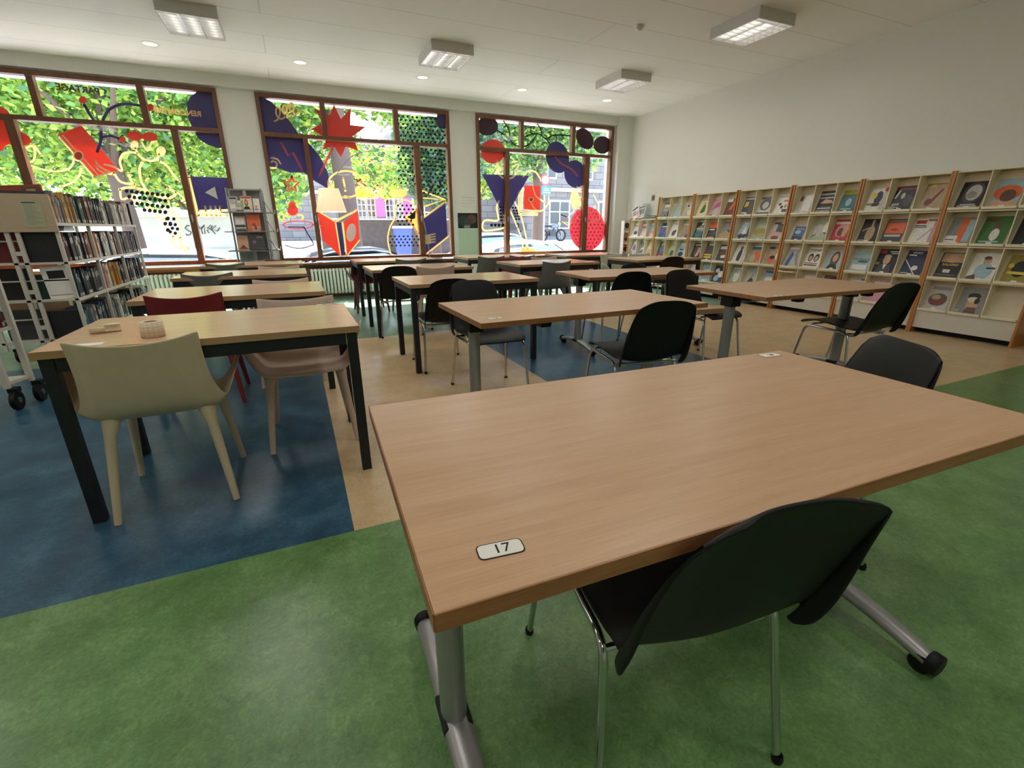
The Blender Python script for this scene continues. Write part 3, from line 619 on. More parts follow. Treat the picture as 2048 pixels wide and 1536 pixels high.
MG = [ # bays from the near one, rows from the top, pockets from the left: base|description|printed shapes
 ["K|dark round grey helmet face|e .52 .58 .42 .40 X;e .55 .58 .3 .3 H;e .5 .5 .2 .14 A;r .2 .8 .12 .15 W;r .12 .88 .06 .09 W", "L|huge orange hat under pale sky|e .5 .5 .5 .28 O;e .55 .4 .28 .22 E;r .05 .95 .02 .2 S", "T|tan edge-on|r .1 .9 .8 .92 W",
  "A|grey and orange statue|r .4 .75 .0 .95 O;r .7 .95 .1 .9 L;r .0 .5 .02 .3 W;r .05 .4 .14 .17 K", "G|green footballer|e .55 .6 .14 .2 E;e .55 .35 .16 .22 W;r .1 .8 .08 .13 L;r .05 .5 .82 .92 M", "K|black partly hidden|e .5 .5 .2 .2 A",
  "K|dark cover with yellow headline|r .05 .95 .62 .97 T;e .5 .76 .28 .16 S;t .5 .52 .13 Y SALAIRE?;r .3 .6 .2 .33 W;r .05 .9 .1 .13 A", "W|white cover with man in blue shirt|e .55 .72 .15 .15 S;e .55 .34 .34 .3 L;e .52 .82 .14 .07 E;p E 0 0 .4 0 .3 .22 0 .1;r .62 .95 .42 .48 K", "J|olive yellow|e .5 .5 .3 .3 K;e .15 .6 .1 .09 Y;r .1 .9 .3 .4 Y",
  "H|pale cover with brown crowd scene|e .5 .42 .4 .24 E;e .5 .3 .34 .14 M;e .4 .5 .2 .1 T;r .1 .9 .8 .92 A", "A|grey portrait with dark hat|e .58 .35 .22 .3 S;e .55 .68 .25 .12 K;e .55 .55 .22 .1 C;e .72 .5 .1 .12 K;p E .35 0 .85 0 .8 .25 .45 .25;t .1 .1 .1 W XX", ""],
 ["H|grey figure with yellow strip|r .02 .7 .0 .98 W;e .5 .55 .2 .3 N;e .25 .65 .14 .14 Y;e .8 .9 .13 .09 R;r .02 .7 .24 .34 J;r .3 .65 .2 .33 K", "K|black guitarist|p W .05 .5 .2 .9 .28 .9 .15 .5;e .45 .6 .1 .13 H;e .75 .4 .2 .25 X;r 0 1 .84 .97 M;t .24 .23 .16 W JEFF;t .24 .08 .16 W BECK", "T|olive brown guitar|r 0 1 0 1 J;r .04 .96 .04 .96 T;p M .3 .2 .5 .2 .8 .75 .74 .8;e .35 .27 .16 .14 M;p Y .02 .82 .3 .96 .45 .9 .3 .84",
  "K|black and bronze monster|e .55 .35 .22 .35 T;p T .1 .45 .45 .6 .45 .66 .1 .52;p T .5 .5 .45 .95 .58 .95 .6 .5;r .05 .5 .03 .1 A", "X|orange and grey|r .05 .98 .38 .86 O;e .5 .55 .2 .05 R;r .1 .9 .24 .34 H;r .05 .95 .88 .95 A", "W|white fencer with red headline|r .05 .5 .78 .92 R;r .55 .98 .9 .95 M;r .05 .55 .68 .72 K;r .05 .6 .62 .65 K;p A .4 .1 .85 .6 .9 .6 .45 .1;r .86 .98 .05 .9 P",
  "L|pale blue harbour|r .0 1 .5 .58 A;r .1 .9 .08 .3 W;r .15 .85 .84 .95 U;e .6 .44 .3 .06 Q", "K|black cover with grey-haired man in suit|e .5 .55 .17 .19 S;e .5 .7 .17 .08 H;p X .1 0 .9 0 .75 .36 .25 .36;p W .42 .36 .58 .36 .5 .14;r .05 .35 .82 .95 R;r .5 .95 .88 .92 W;r .6 .95 .8 .84 W;r .03 .2 .35 .45 J", "N|navy pole vaulter|t .45 .9 .11 W SPORT;r .1 .45 .78 .83 W;p W .0 .62 .04 .64 .75 .02 .7 .0;e .6 .3 .14 .1 W;r .05 .4 .05 .1 H",
  "H|pale printed|r .05 .95 .7 .9 W;r .1 .9 .5 .6 P;r .6 .95 .92 .96 K", "P|pink-banded pale|r .05 .95 .6 .9 W;r .1 .8 .7 .8 T", "L|pale blue cover with people and brown house|p E .0 .6 .1 .85 .4 .85 .55 .6;r .02 .5 .4 .6 M;e .3 .35 .25 .2 H;e .75 .4 .14 .25 S;r .05 .9 .08 .14 W;r 0 1 0 .06 K"],
 ["H|pale newsprint|r .05 .3 .55 .9 T;r .1 .28 .6 .8 X;r .4 .9 .1 .85 W", "X|dark striped car|r .05 .95 .82 .88 H;r .05 .95 .66 .7 W;p S .0 .3 .4 .62 .8 .55 1 .4 1 .3;r 0 1 .3 .42 K;r .1 .9 .18 .22 W;r .05 .9 .04 .12 A", "J|yellow folder with teal jellyfish panel|r .0 1 .0 .78 D;r .05 .95 .02 .75 Q;e .5 .45 .16 .18 L;r .2 .8 .12 .15 W",
  "B|small blue underwater|r 0 1 .0 .3 N;e .4 .6 .3 .14 L;r .1 .9 .8 .86 L", "U|pale green skater|e .4 .5 .3 .3 H;e .8 .6 .12 .3 W;p X .1 .2 .35 .35 .35 .28 .12 .15;p N .7 .4 .95 .4 .9 .3", "R|red and pink portrait|e .5 .48 .3 .3 P;r .05 .95 .78 .9 W;e .5 .42 .18 .2 M;e .75 .5 .15 .3 S;r 0 1 0 .14 R",
  "H|grey denim legs|p B .1 0 .35 0 .5 .6 .3 .75;p A .55 .6 .9 0 .98 0 .75 .8;r .1 .7 .84 .93 W", "W|white cover with two dark-haired portraits|t .5 .88 .13 X philosophie;e .32 .5 .16 .2 K;e .7 .5 .16 .2 K;e .32 .46 .1 .12 S;e .7 .46 .1 .12 S;r .05 .9 .2 .24 R;r .05 .9 .1 .16 X", "H|auburn-haired woman portrait|r .02 .98 .02 .98 L;e .5 .5 .26 .38 E;e .5 .56 .15 .2 S;p K .15 0 .85 0 .7 .25 .3 .25;r .05 .9 .88 .95 S",
  "", "H|pale cover with dark band|r .1 .9 .6 .9 W;r .1 .9 .3 .5 X", "E|brown portrait|e .6 .5 .25 .35 S;e .6 .75 .28 .2 K"],
 ["X|dark collage with yellow panel|r .1 .4 .45 .75 Y;r .05 .95 .86 .95 H;e .6 .35 .2 .3 E;e .4 .3 .2 .2 D;r .05 .5 .08 .16 W", "H|grey stone arch|e .5 .55 .42 .35 X;e .52 .5 .25 .2 H;r .0 1 .84 .95 X;t .5 .2 .15 W Chasseur;r .0 1 .02 .12 X", "W|white cover with mushrooms and orange bar|r .5 .95 .62 .72 O;e .3 .5 .12 .08 E;e .5 .35 .1 .08 K;e .75 .4 .1 .09 A;r .1 .9 .84 .92 L;r .6 .95 .1 .25 X",
  "L|pale blue gown|p N .0 .2 .4 .4 .5 .2 .6 .4 .8 .2 .6 .05 .2 .05;p W .3 .3 .5 .8 .7 .3;r .3 .6 .85 .95 W;r .75 .98 .1 .9 X", "U|sage landscape|e .5 .4 .5 .2 J;r .05 .95 .8 .88 H;e .6 .25 .3 .1 T", "H|crowd at a dark building|r .4 .95 .4 .85 X;e .3 .3 .2 .2 S;e .6 .25 .25 .2 P;e .5 .12 .3 .1 M;r .1 .6 .85 .95 M",
  "W|white coat figure|e .5 .35 .18 .4 X;e .5 .8 .1 .12 E;r .75 .95 .0 1 H", "T|teal-topped tan map|r 0 1 .75 1 Q;e .6 .4 .3 .3 O;e .3 .3 .2 .2 U;r .1 .7 .9 .96 W", "T|tan cover with orange jug|e .5 .3 .3 .22 O;e .55 .4 .2 .1 K;e .78 .82 .15 .1 Y;r .1 .5 .85 .97 D;e .85 .5 .1 .2 W",
  "U|pale green bird|e .55 .5 .25 .35 W;e .5 .75 .1 .1 H;r .1 .8 .9 .96 W", "H|lavender grey ship|p X .2 .2 .4 .5 .6 .45 .8 .2;r .1 .9 .8 .92 L;r .48 .52 .2 .7 X", "L|blue sky and green field|r 0 1 0 .35 G;e .5 .5 .3 .15 W;r .1 .9 .85 .95 B;e .4 .3 .2 .1 E"],
 ["C|cream cover with green robe|p G .3 .25 .5 .75 .7 .7 .8 .3 .55 .2;e .55 .78 .1 .1 S;r .2 .9 .88 .95 W", "P|magenta dancer|p F .1 .35 .4 .75 .9 .9 .9 .6 .5 .5;e .6 .25 .3 .25 H;r .1 .5 .02 .08 M", "E|brown saxophonist|p O .3 .3 .7 .9 .85 .85 .6 .3;r .0 .5 .8 1 W;e .4 .2 .4 .15 M",
  "D|dark teal|e .5 .5 .35 .3 A;r .1 .8 .55 .65 H;r .5 .7 .8 .96 W;e .5 .25 .4 .2 Q", "K|orange-topped black|r 0 1 .64 1 O;r .1 .6 .5 .58 W;e .5 .3 .4 .2 X;r .1 .8 .02 .1 S", "A|grey brown mountain|p X .0 .2 .6 .5 1 .6 1 .2;p T 0 0 1 0 1 .3 .5 .5 0 .3;r .1 .6 .8 .9 P",
  "K|dark cover with woman in profile|e .55 .45 .22 .3 S;e .35 .55 .2 .3 E;r .1 .9 .84 .93 H;r .05 .6 .03 .1 W", "E|brown cover with yellow stripes|r .1 .8 .28 .36 Y;r .1 .8 .14 .22 Y;e .5 .6 .35 .2 X;r .2 .7 .88 .96 W", "X|brown cover with white box|r .1 .9 .72 .9 W;r .4 .8 .2 .38 W;e .5 .5 .4 .15 E",
  "P|pink and white|r .1 .9 .5 .9 W;r .1 .9 .2 .4 S", "L|pale blue lorry|r .2 .9 .4 .7 W;r .1 .9 .15 .4 A", "N|blue and white patterned|e .3 .7 .2 .15 W;e .7 .5 .25 .2 W;e .4 .25 .25 .18 L"],
 ["A|grey cover with white boxes|r .1 .7 .66 .86 W;r .1 .7 .4 .6 H;r .7 .95 .1 .9 X;e .5 .1 .1 .06 K", "U|pale green cone|p L .1 .05 .5 .95 .9 .05;r .5 .9 .85 .95 W", "H|cream cover with bird cutout|r .2 .95 .6 .64 W;e .3 .7 .09 .08 K;e .4 .2 .1 .14 T;e .7 .3 .3 .2 C",
  "B|bright blue|r .1 .9 .7 .78 W;r .1 .9 .3 .65 V;r .47 .53 .2 .7 N;r .1 .9 .85 1 X", "W|white cover with brown songbird|e .5 .3 .22 .18 E;e .62 .42 .1 .09 K;r .4 .44 .08 .2 K;r .2 .7 .85 .93 H", "T|mauve mountain|p A 0 0 .6 .6 1 .3 1 0;r 0 1 .85 .95 W;p E .4 0 .8 .3 1 0",
  "X|teal and red|e .5 .55 .3 .3 Q;r 0 1 0 .25 M;e .4 .85 .2 .1 S", "J|olive green|e .5 .5 .3 .35 U;e .6 .3 .2 .2 D;r .3 .9 .9 .97 H", "L|pale blue motorcar|e .35 .25 .28 .16 K;r .1 .9 .8 .95 W;r .1 .5 .5 .6 N",
  "P|pinkish|r .1 .9 .5 .9 W", "W|plain white|r .1 .9 .8 .9 R", "R|red and cream|r .1 .9 .2 .6 C"]]
RN = ['top', 'second', 'third', 'bottom']; CN = ['left', 'middle', 'right']
def place_mags(spec, yc, wd, zls, bay, grp):
    a = wd / 2 - .023; w3 = 2 * a / 3
    up = Vector((.13, 0, .325)).normalized(); rt = Vector((0, -1, 0)); nm = rt.cross(up)
    for i, s in enumerate(spec):
        if not s: continue
        base, desc, pat = s.split('|'); r, c = divmod(i, 3); zl = zls[r]
        yy = yc + a - w3 * (c + .5) + random.uniform(-.012, .012); big = random.uniform(.94, 1.0)
        org = Vector((UX0 + fx_(zl) + .022, yy, zl + .004)); tl = math.radians(random.uniform(-1.0, 1.0))
        T = Matrix((( rt.x, up.x, nm.x, org.x), (rt.y, up.y, nm.y, org.y), (rt.z, up.z, nm.z, org.z), (0, 0, 0, 1))) @ Matrix.Rotation(tl, 4, 'Z')
        w, h = (.15, .20) if 'small' in desc else (.222 * big, .296 * big)
        magazine('magazine', base, pat, w, h, .007, T, '%s magazine, %s row, %s pocket, %s' % (desc, RN[r + 4 - len(zls)] , CN[c], bay), 'magazine', grp, sticker=random.random() < .6)
for i, sp_ in enumerate(MG): place_mags(sp_, (UY[i] + UY[i + 1]) / 2, .90, ZL, BN[i] + ' shelf', 'magazines displayed in the shelf pockets')
LOWM = ["W|white cover with blue car|r .2 .95 .15 .5 L;e .5 .3 .25 .12 N;r .1 .9 .75 .85 P", "P|pale mauve|r .1 .9 .8 .92 W;r .1 .9 .66 .72 X;r .2 .9 .1 .55 H", "L|sandy beach|r 0 1 0 .4 T;e .6 .2 .3 .1 S;r .1 .8 .85 .95 W",
        "H|lavender lamp|e .5 .5 .3 .2 V;e .2 .15 .15 .12 A;e .7 .15 .15 .12 A;r .1 .9 .8 .95 W", "A|grey aeroplane|p W .1 .4 .6 .6 .6 .45;p X .05 .2 .6 .35 .6 .2;r .3 .95 .8 .88 M;r .3 .9 .9 .97 W", "C|cream leaflet|e .5 .3 .3 .2 T;r .1 .9 .7 .9 W"]
for r in (0, 1): place_mags(LOWM[r * 3:r * 3 + 3], 7.905, .80, [ZL[1 + r]] , 'low far shelf' if r else 'low far shelf upper tier', 'magazines on the low far shelf')
# half-open lid of one pocket
m = MB(); y0 = UY[3] - .02; T = Matrix.Translation((UX0 + .03, y0 - .15, .545)) @ Matrix.Rotation(math.radians(8), 4, 'Y'); m.box(-.05, .06, -.12, .12, -.006, .008, CRM, T)
tag(m.build('lifted_shelf'), 'lifted cream pocket lid in the bottom row of the third-nearest shelf', 'shelf flap')
# things on and beside the low shelf
yy = 7.85; group = 'newspapers above the low far shelf'
for k, (dy, ang, sp_) in enumerate([(.34, -28, 'r .1 .9 .8 .95 K;r .1 .5 .3 .7 A;r .55 .9 .1 .6 P'), (.22, -10, 'r .05 .95 .85 .95 X;r .1 .9 .3 .75 A;r .1 .9 .1 .2 H')]):
    T = Matrix(((0, .25, -.97, UX0 + .12 + .02 * k), (-1, 0, 0, yy + dy), (0, .97, .25, 1.35), (0, 0, 0, 1))) @ Matrix.Rotation(math.radians(-ang), 4, 'Z')
    magazine('newspaper', 'W', sp_, .20, .24, .012, T, ['leftmost tilted newspaper leaning in the clear holder on the low far shelf', 'upright grey newspaper in the clear holder on the low far shelf'][k], 'newspaper', group, False)
m = MB(); m.box(UX0 + .10, UX0 + .26, yy + .10, yy + .105, 1.348, 1.62, glass('clear_acrylic', (.93, .96, .95))); m.box(UX0 + .256, UX0 + .26, yy + .10, yy + .36, 1.348, 1.62, MC['clear_acrylic']); m.box(UX0 + .08, UX0 + .26, yy + .08, yy + .38, 1.342, 1.348, MC['clear_acrylic'])
tag(m.build('acrylic_holder'), 'clear plastic newspaper holder standing on the low far shelf', 'newspaper holder')
for k in range(3):
    m = MB(); m.box(UX0 + .07, UX0 + .27, yy - .32 + .02 * k, yy - .02 - .03 * k, 1.342 + .014 * k, 1.354 + .014 * k, [CM('X'), CM('H'), CM('K')][k])
    tag(m.build('newspaper'), ['dark newspaper at the bottom of the flat pile on the low far shelf', 'pale newspaper in the middle of the flat pile on the low far shelf', 'black newspaper topping the flat pile on the low far shelf'][k], 'newspaper', 'newspapers lying on the low far shelf')
t = thing('wall_rack', 'narrow wire rack of papers at the far end of the low shelf', 'magazine rack', (UX0 + .12, 8.42, 0))
m = MB()
for z in (.62, .86, 1.10): m.box(-.12, .14, -.02, .08, z, z + .012, WHT); m.box(-.12, .14, .07, .08, z, z + .05, WHT)
m.box(-.13, -.118, -.02, .08, .0, 1.3, WHT); m.box(.14, .152, -.02, .08, .0, 1.3, WHT); m.build('frame', t)
for k, z in enumerate((.632, .872, 1.112)):
    T = Matrix.Translation((UX0 + .12, 8.46, z)) @ Matrix.Rotation(PI / 2 - .12, 4, 'X')
    magazine('magazine', ['R', 'C', 'U'][k], ['r .1 .9 .1 .85 W;e .5 .5 .3 .3 M', 'r .2 .9 .6 .9 S;e .4 .3 .2 .2 E', 'e .5 .5 .3 .3 D;r .1 .9 .8 .95 W'][k], .2, .19, .01, T, ['red-bordered paper lowest in the wire rack by the corner', 'cream paper in the middle of the wire rack by the corner', 'green paper topmost in the wire rack by the corner'][k], 'magazine', 'papers in the wire rack', False)
# notices on the walls
def poster(name, label, T, w, h, spec, base='W', cat='poster'):
    m = MB(); m.box(-w / 2, w / 2, 0, h, 0, .001, CM(base), T); cover(m, spec, w, h, T, .001); return tag(m.build(name), label, cat)
TY = lambda x, z: Matrix(((1, 0, 0, x), (0, 0, -1, YW - .0015), (0, 1, 0, z), (0, 0, 0, 1)))
poster('poster', 'dark photo poster of trees on the pillar between the two right windows', TY(2.715 * SC, wz(1.163)), .40, wz(1.405) - wz(1.163), 'e .3 .5 .3 .35 D;e .7 .6 .25 .3 E;e .5 .4 .2 .3 X;r .3 .6 .0 .2 A', 'K')
poster('poster', 'pale green sheet hanging below the dark photo poster on the pillar', TY(2.715 * SC, wz(.74)), .40, .47, '', 'U').data.materials[0] = M('mint_paper', (186, 206, 182), .8, var=.02)
poster('poster', 'white notice with faint lines above the dark photo poster on the pillar', TY(2.735 * SC, wz(1.46)), .34, .26, 'r .1 .9 .8 .83 H;r .1 .9 .6 .62 H;r .1 .9 .4 .42 H;r .1 .9 .2 .22 H')
TX = lambda y, z: Matrix(((0, 0, -1, XR - .0015), (-1, 0, 0, y), (0, 1, 0, z), (0, 0, 0, 1)))
p = EYE + ray(1306, 404) * (XR / ray(1306, 404).x)
poster('notice', 'small white notice with dark photo on the right wall above the low shelf', TX(p.y, p.z - .1), .21, .29, 'r .25 .75 .42 .8 A;e .5 .6 .15 .12 X')
m = MB(); m.box(XR - .34 - .0, XR - .33, YW - .150, YW - .141, 1.10, 1.18, WHT); tag(m.build('wall_switch'), 'small white switch plate on the corner pier', 'switch')

# ------------------------------------------------------------------ book trolleys on the left
BKC = [('black', (30, 30, 34)), ('dark grey', (64, 64, 68)), ('grey', (128, 124, 120)), ('white', (214, 208, 198)), ('brown', (96, 66, 48)), ('tan', (168, 138, 104)), ('dark green', (36, 64, 58)), ('dark red', (104, 34, 38)),
       ('orange', (176, 108, 44)), ('gold', (178, 140, 72)), ('navy', (36, 48, 78)), ('pink', (190, 140, 138)), ('blue', (60, 92, 130)), ('purple', (86, 64, 92))]
bkd = dict(BKC)
def book(colr, th, h, d, label, group, loc, rz, lean=0):
    mt = M('cloth_' + colr.replace(' ', '_'), bkd[colr], .45, var=.12, scale=25); m = MB(); q = .0025
    m.box(-d, 0, -th / 2, -th / 2 + q, 0, h, mt); m.box(-d, 0, th / 2 - q, th / 2, 0, h, mt); m.box(-q, .0004, -th / 2 + q, th / 2 - q, 0, h, mt); m.box(-d + .004, -q, -th / 2 + q, th / 2 - q, .004, h - .004, PAPER)
    if random.random() < .75: m.box(.0004, .0011, -th / 2 + .003, th / 2 - .003, .008, .034, CM('H'))
    if th > .022: m.box(.0004, .0009, -th * .3, th * .3, h * .62, h * .82, CM('H') if colr in ('black', 'navy', 'dark grey', 'brown', 'dark red', 'dark green') else CM('X'))
    o = m.build('book'); o.location = loc; o.rotation_euler = (lean, 0, rz)
    return tag(o, label, 'book', group)
TX0, TYN = -1.872, 5.555      # right face and near end of the long trolley
TW_, LV = .64, [1.225, .890, .565, .200]
UPY = [5.555, 6.33, 7.14, 7.93]
WM = M('trolley_metal', (206, 200, 186), .45, var=.03)
t = thing('book_trolley', 'long white metal book trolley beside the left window', 'book trolley', (TX0, TYN, 0))
for k, yy in enumerate(UPY):
    for x in (-.02, -TW_ + .02):
        m = MB(); y0 = yy - TYN - (.0 if k == 0 else .02); m.box(x - .014, x + .014, y0, y0 + .022, .12, LV[0] + (.22 if k == 0 else .0), WM); m.build('upright', t, bev=.002)
for x in (-.285, -.355):
    m = MB(); m.box(x - .016, x + .016, .0, .024, .12, 1.15, WM); m.build('upright', t, bev=.002)
m = MB()
for z in (.30, .62, .95): m.box(-.34, -.30, .002, .022, z, z + .035, WM)
m.build('end_rung', t)
for z in LV:
    m = MB(); m.box(-TW_ + .005, -.005, .0, UPY[-1] - TYN, z - .018, z, WM); m.box(-.006, .0, .0, UPY[-1] - TYN, z - .024, z - .001, WM); m.build('shelf', t)
for z in (1.07, .73, .39):
    m = MB(); m.box(-TW_ + .04, -.04, .05, .056, z - .006, z + .006, WM); m.build('book_stop', t)
m = MB(); m.box(-TW_, .0, -.012, .0, 1.145, 1.455, M('panel_beige', (186, 166, 138), .6, var=.02)); ep = m.build('end_panel', t, bev=.003)
m = MB(); T = Matrix(((1, 0, 0, -.135), (0, 0, -1, -.013), (0, 1, 0, 1.185), (0, 0, 0, 1))); m.box(-.07, .07, 0, .215, 0, .001, M('pale_green_paper', (178, 180, 144), .8), T)
m.box(-.055, .035, .195, .205, .001, .0014, CM('X'), T)
for k in range(13): m.box(-.05, .03 + .02 * ((k * 7) % 3 - 1), .18 - .013 * k, .184 - .013 * k, .001, .0013, CM('A'), T)
s = m.build('notice_sheet', ep); s['label'] = 'pale green printed list on the end panel'
for x in (-.07, -TW_ + .07):
    for y in (.08, UPY[-1] - TYN - .1):
        m = MB(); m.cyl((x, y, .062), .062, .03, BLK, 'x', 24); m.cyl((x, y, .062), .025, .05, M('hub_grey', (90, 90, 92), .5), 'x', 14); m.box(x - .028, x + .028, y - .03, y + .03, .105, .13, BLK); m.box(x - .024, x - .018, y - .02, y + .02, .06, .11, BLK); m.box(x + .018, x + .024, y - .02, y + .02, .06, .11, BLK); m.build('castor', t)
ORD = ['first', 'second', 'third', 'fourth', 'fifth', 'sixth', 'seventh', 'eighth', 'ninth', 'tenth', 'eleventh', 'twelfth', 'thirteenth', 'fourteenth', 'fifteenth', 'sixteenth', 'seventeenth', 'eighteenth', 'nineteenth', 'twentieth', 'twenty-first', 'twenty-second', 'twenty-third', 'twenty-fourth']
PREF = {0: [['tan', 'grey', 'brown', 'grey', 'gold', 'brown', 'tan', 'dark grey', 'dark green', 'dark green'], ['brown', 'brown', 'dark grey', 'black', 'black', 'white', 'grey', 'dark grey'], ['grey', 'white', 'grey', 'dark grey', 'white', 'dark red', 'white', 'dark red', 'black']],
        1: [['black', 'dark grey', 'black', 'dark grey', 'black', 'white', 'black', 'dark red', 'brown', 'tan'], ['orange', 'white', 'black', 'white', 'dark grey', 'white', 'dark red', 'dark grey'], ['grey', 'dark grey', 'grey', 'purple', 'dark grey', 'grey', 'black']],
        2: [['dark green', 'navy', 'black', 'dark grey', 'black', 'black', 'dark grey', 'black', 'pink'], ['pink', 'white', 'gold', 'gold', 'orange', 'gold', 'black', 'dark red'], ['black', 'dark grey', 'purple', 'black', 'white', 'dark grey', 'black']],
        3: [['black', 'blue', 'grey', 'grey', 'grey', 'dark grey', 'navy', 'white', 'dark grey', 'pink'], ['grey', 'grey', 'white', 'black', 'grey', 'dark green', 'black'], ['black', 'black', 'grey', 'white', 'grey', 'black']]}
BAYN = ['near bay', 'middle bay', 'far bay']
for r in range(4):
    for bq in range(3):
        y0 = UPY[bq] + (.035 if bq == 0 else .012); y1 = UPY[bq + 1] - .03; y = y0; k = 0; pc = PREF[r][bq]
        maxh = [.27, .275, .275, .29][r]
        while y < y1 - .03 and k < len(ORD):
            c = pc[min(len(pc) - 1, int((y - y0) / (y1 - y0) * len(pc)))] if random.random() < .8 else random.choice(pc)
            th = random.choice([.02, .026, .03, .036, .045]); h = random.uniform(.78, 1) * maxh * (.95 if r else 1)
            if y + th > y1: break
            if random.random() < .04: y += .03
            book(c, th, h, (.29 if k == 0 and bq == 0 else random.uniform(.15, .2)), '%s book, %s from the near end, %s shelf, %s of the long trolley' % (c, ORD[k], RN[r], BAYN[bq]), 'books on the long white trolley', (TX0 - random.uniform(.012, .04), y + th / 2, LV[r]), 0, random.choice([0, 0, 0, .02]) if h < .2 else 0)
            y += th + .0015; k += 1
m = MB()   # big red picture book at the near end of the top
T = Matrix.Translation((TX0 - .19, TYN + .04, LV[0] + .001)) @ Matrix.Rotation(math.radians(-4), 4, 'Y'); m.box(-.16, .16, 0, .03, 0, .30, M('cloth_brick_red', (150, 66, 48), .5), T); m.box(.03, .15, -.0012, 0, .21, .28, CM('E'), T); m.box(.06, .12, -.002, -.001, .225, .265, CM('T'), T)
tag(m.build('picture_book'), 'large brick red picture book standing behind the trolley end panel', 'book')
for k in range(4):   # pile lying on the near end of the second shelf
    m = MB(); m.box(-.2, 0, 0, .26 - .02 * k, 0, .011, [CM('W'), CM('L'), CM('H'), CM('V')][k]); o = m.build('magazine'); o.location = (TX0 - .02, TYN + .16 + .01 * k, LV[1] + .262 + .0115 * k)
    tag(o, '%s magazine lying flat, %s of the pile on the long trolley books' % (['white', 'pale blue', 'light grey', 'violet'][k], ['bottom', 'second lowest', 'third lowest', 'top'][k]), 'magazine', 'magazines lying on the trolley books')
k = 0
for r in range(1, 4):    # left-hand side of the trolley, seen through its end
    for x, c in ((-.33, ['dark red', 'black', 'dark grey'][r - 1]),):
        book(c, .05, .27, .28, 'thick %s book seen edge-on behind the trolley end posts, %s shelf' % (c, RN[r]), 'books seen through the trolley end', (TX0 + x, TYN + .13, LV[r]), 0); k += 1
m = MB(); T = Matrix.Translation((TX0 - .12, TYN + .05, LV[2] + .001)) @ Matrix.Rotation(math.radians(-3), 4, 'Y'); m.box(-.10, .10, 0, .008, 0, .29, PAPER, T); m.box(-.06, .06, -.001, 0, .18, .25, CM('K'), T); m.box(-.09, .09, -.001, 0, .03, .036, CM('A'), T)
tag(m.build('magazine'), 'white magazine with black picture facing out at the trolley end', 'magazine')

# nearer trolley, cut off by the left picture edge
q = atZ(62, 758, .16); q2 = atZ(14, 774, .16)
t = thing('book_trolley', 'white metal book trolley cut off by the left picture edge, red books on it', 'book trolley', (q.x, q.y, 0))
dx, dy = q2.x - q.x, q2.y - q.y
for (x, y) in ((0, 0), (dx, dy), (-.75, 0), (-.75 + dx, dy)):
    m = MB(); m.box(x - .016, x + .016, y - .016, y + .016, .15, 1.35, WM); m.build('upright', t)
for z in (.17, .52, .87, 1.2):
    m = MB(); m.prism([(0.01, .01, z), (dx + .01, dy - .01, z), (-.76 + dx, dy - .01, z), (-.76, .01, z)], (0, 0, .02), WM); m.build('shelf', t)
for (x, y) in ((0, 0), (dx, dy), (-.70, 0), (-.70 + dx, dy)):
    m = MB(); m.cyl((x + .03, y - .01, .065), .065, .03, BLK, 'x', 24); m.box(x + .005, x + .055, y - .03, y + .03, .12, .15, BLK); m.cyl((x + .03, y - .01, .065), .02, .04, M('hub_grey', (90, 90, 92), .5), 'x', 12); m.build('castor', t)
for r, z in enumerate((.541, .891)):
    for k in range(5):
        c = ['dark red', 'dark red', 'black', 'dark grey', 'brown'][(k + r) % 5]; f = .15 + .16 * k
        book(c, .035, .25 if r == 0 else .26, .15, '%s book, %s from the aisle, %s shelf of the left-edge trolley' % (c, ORD[k], ['third', 'second'][r]), 'books on the trolley at the left edge', (q.x + dx * f - .02, q.y + dy * f, z), 0)

# ------------------------------------------------------------------ brochure stand
BX, BY = -.545, 8.12
GM = M('grey_metal', (150, 148, 146), .4, .5)
t = thing('brochure_stand', 'grey metal brochure stand before the pillar between the left windows', 'brochure stand', (BX, BY, 0))
hw = .225
for sx in (-1, 1):
    for sy in (-1, 1):
        m = MB(); m.tube([(sx * hw * 1.0, sy * hw, 0.02), (sx * hw * .95, sy * hw * .8, 1.71)], .012, GM, 8); m.build('post', t)
m = MB(); m.box(-hw - .02, hw + .02, -hw - .02, hw + .02, 0, .03, GM); m.box(-hw * .9, hw * .9, -hw * .75, hw * .75, 1.68, 1.70, GM); m.build('base', t)
m = MB(); m.box(-hw * .85, hw * .85, -.02, .02, .2, 1.69, M('stand_panel', (176, 176, 174), .5)); m.box(-.02, .02, -hw * .7, hw * .7, .2, 1.69, MC['stand_panel']); m.build('panel', t)
TZ = [1.395, 1.135, .87, .60]
for z in TZ:
    m = MB(); m.box(-hw, hw, -hw - .05, -.05, z - .012, z, GM); m.tube([(-hw, -hw - .05, z), (-hw, -hw - .055, z + .035), (hw, -hw - .055, z + .035), (hw, -hw - .05, z)], .004, GM, 6); m.build('tray', t)
    m = MB(); m.box(.05, hw + .12, -hw * .9, hw * .9, z - .012, z, GM); m.tube([(hw + .12, -hw * .9, z), (hw + .125, -hw * .9, z + .035), (hw + .125, hw * .9, z + .035), (hw + .12, hw * .9, z)], .004, GM, 6); m.build('tray', t)
    m = MB(); m.box(-hw - .10, -.05, -hw * .9, hw * .9, z - .012, z, GM); m.build('tray', t)
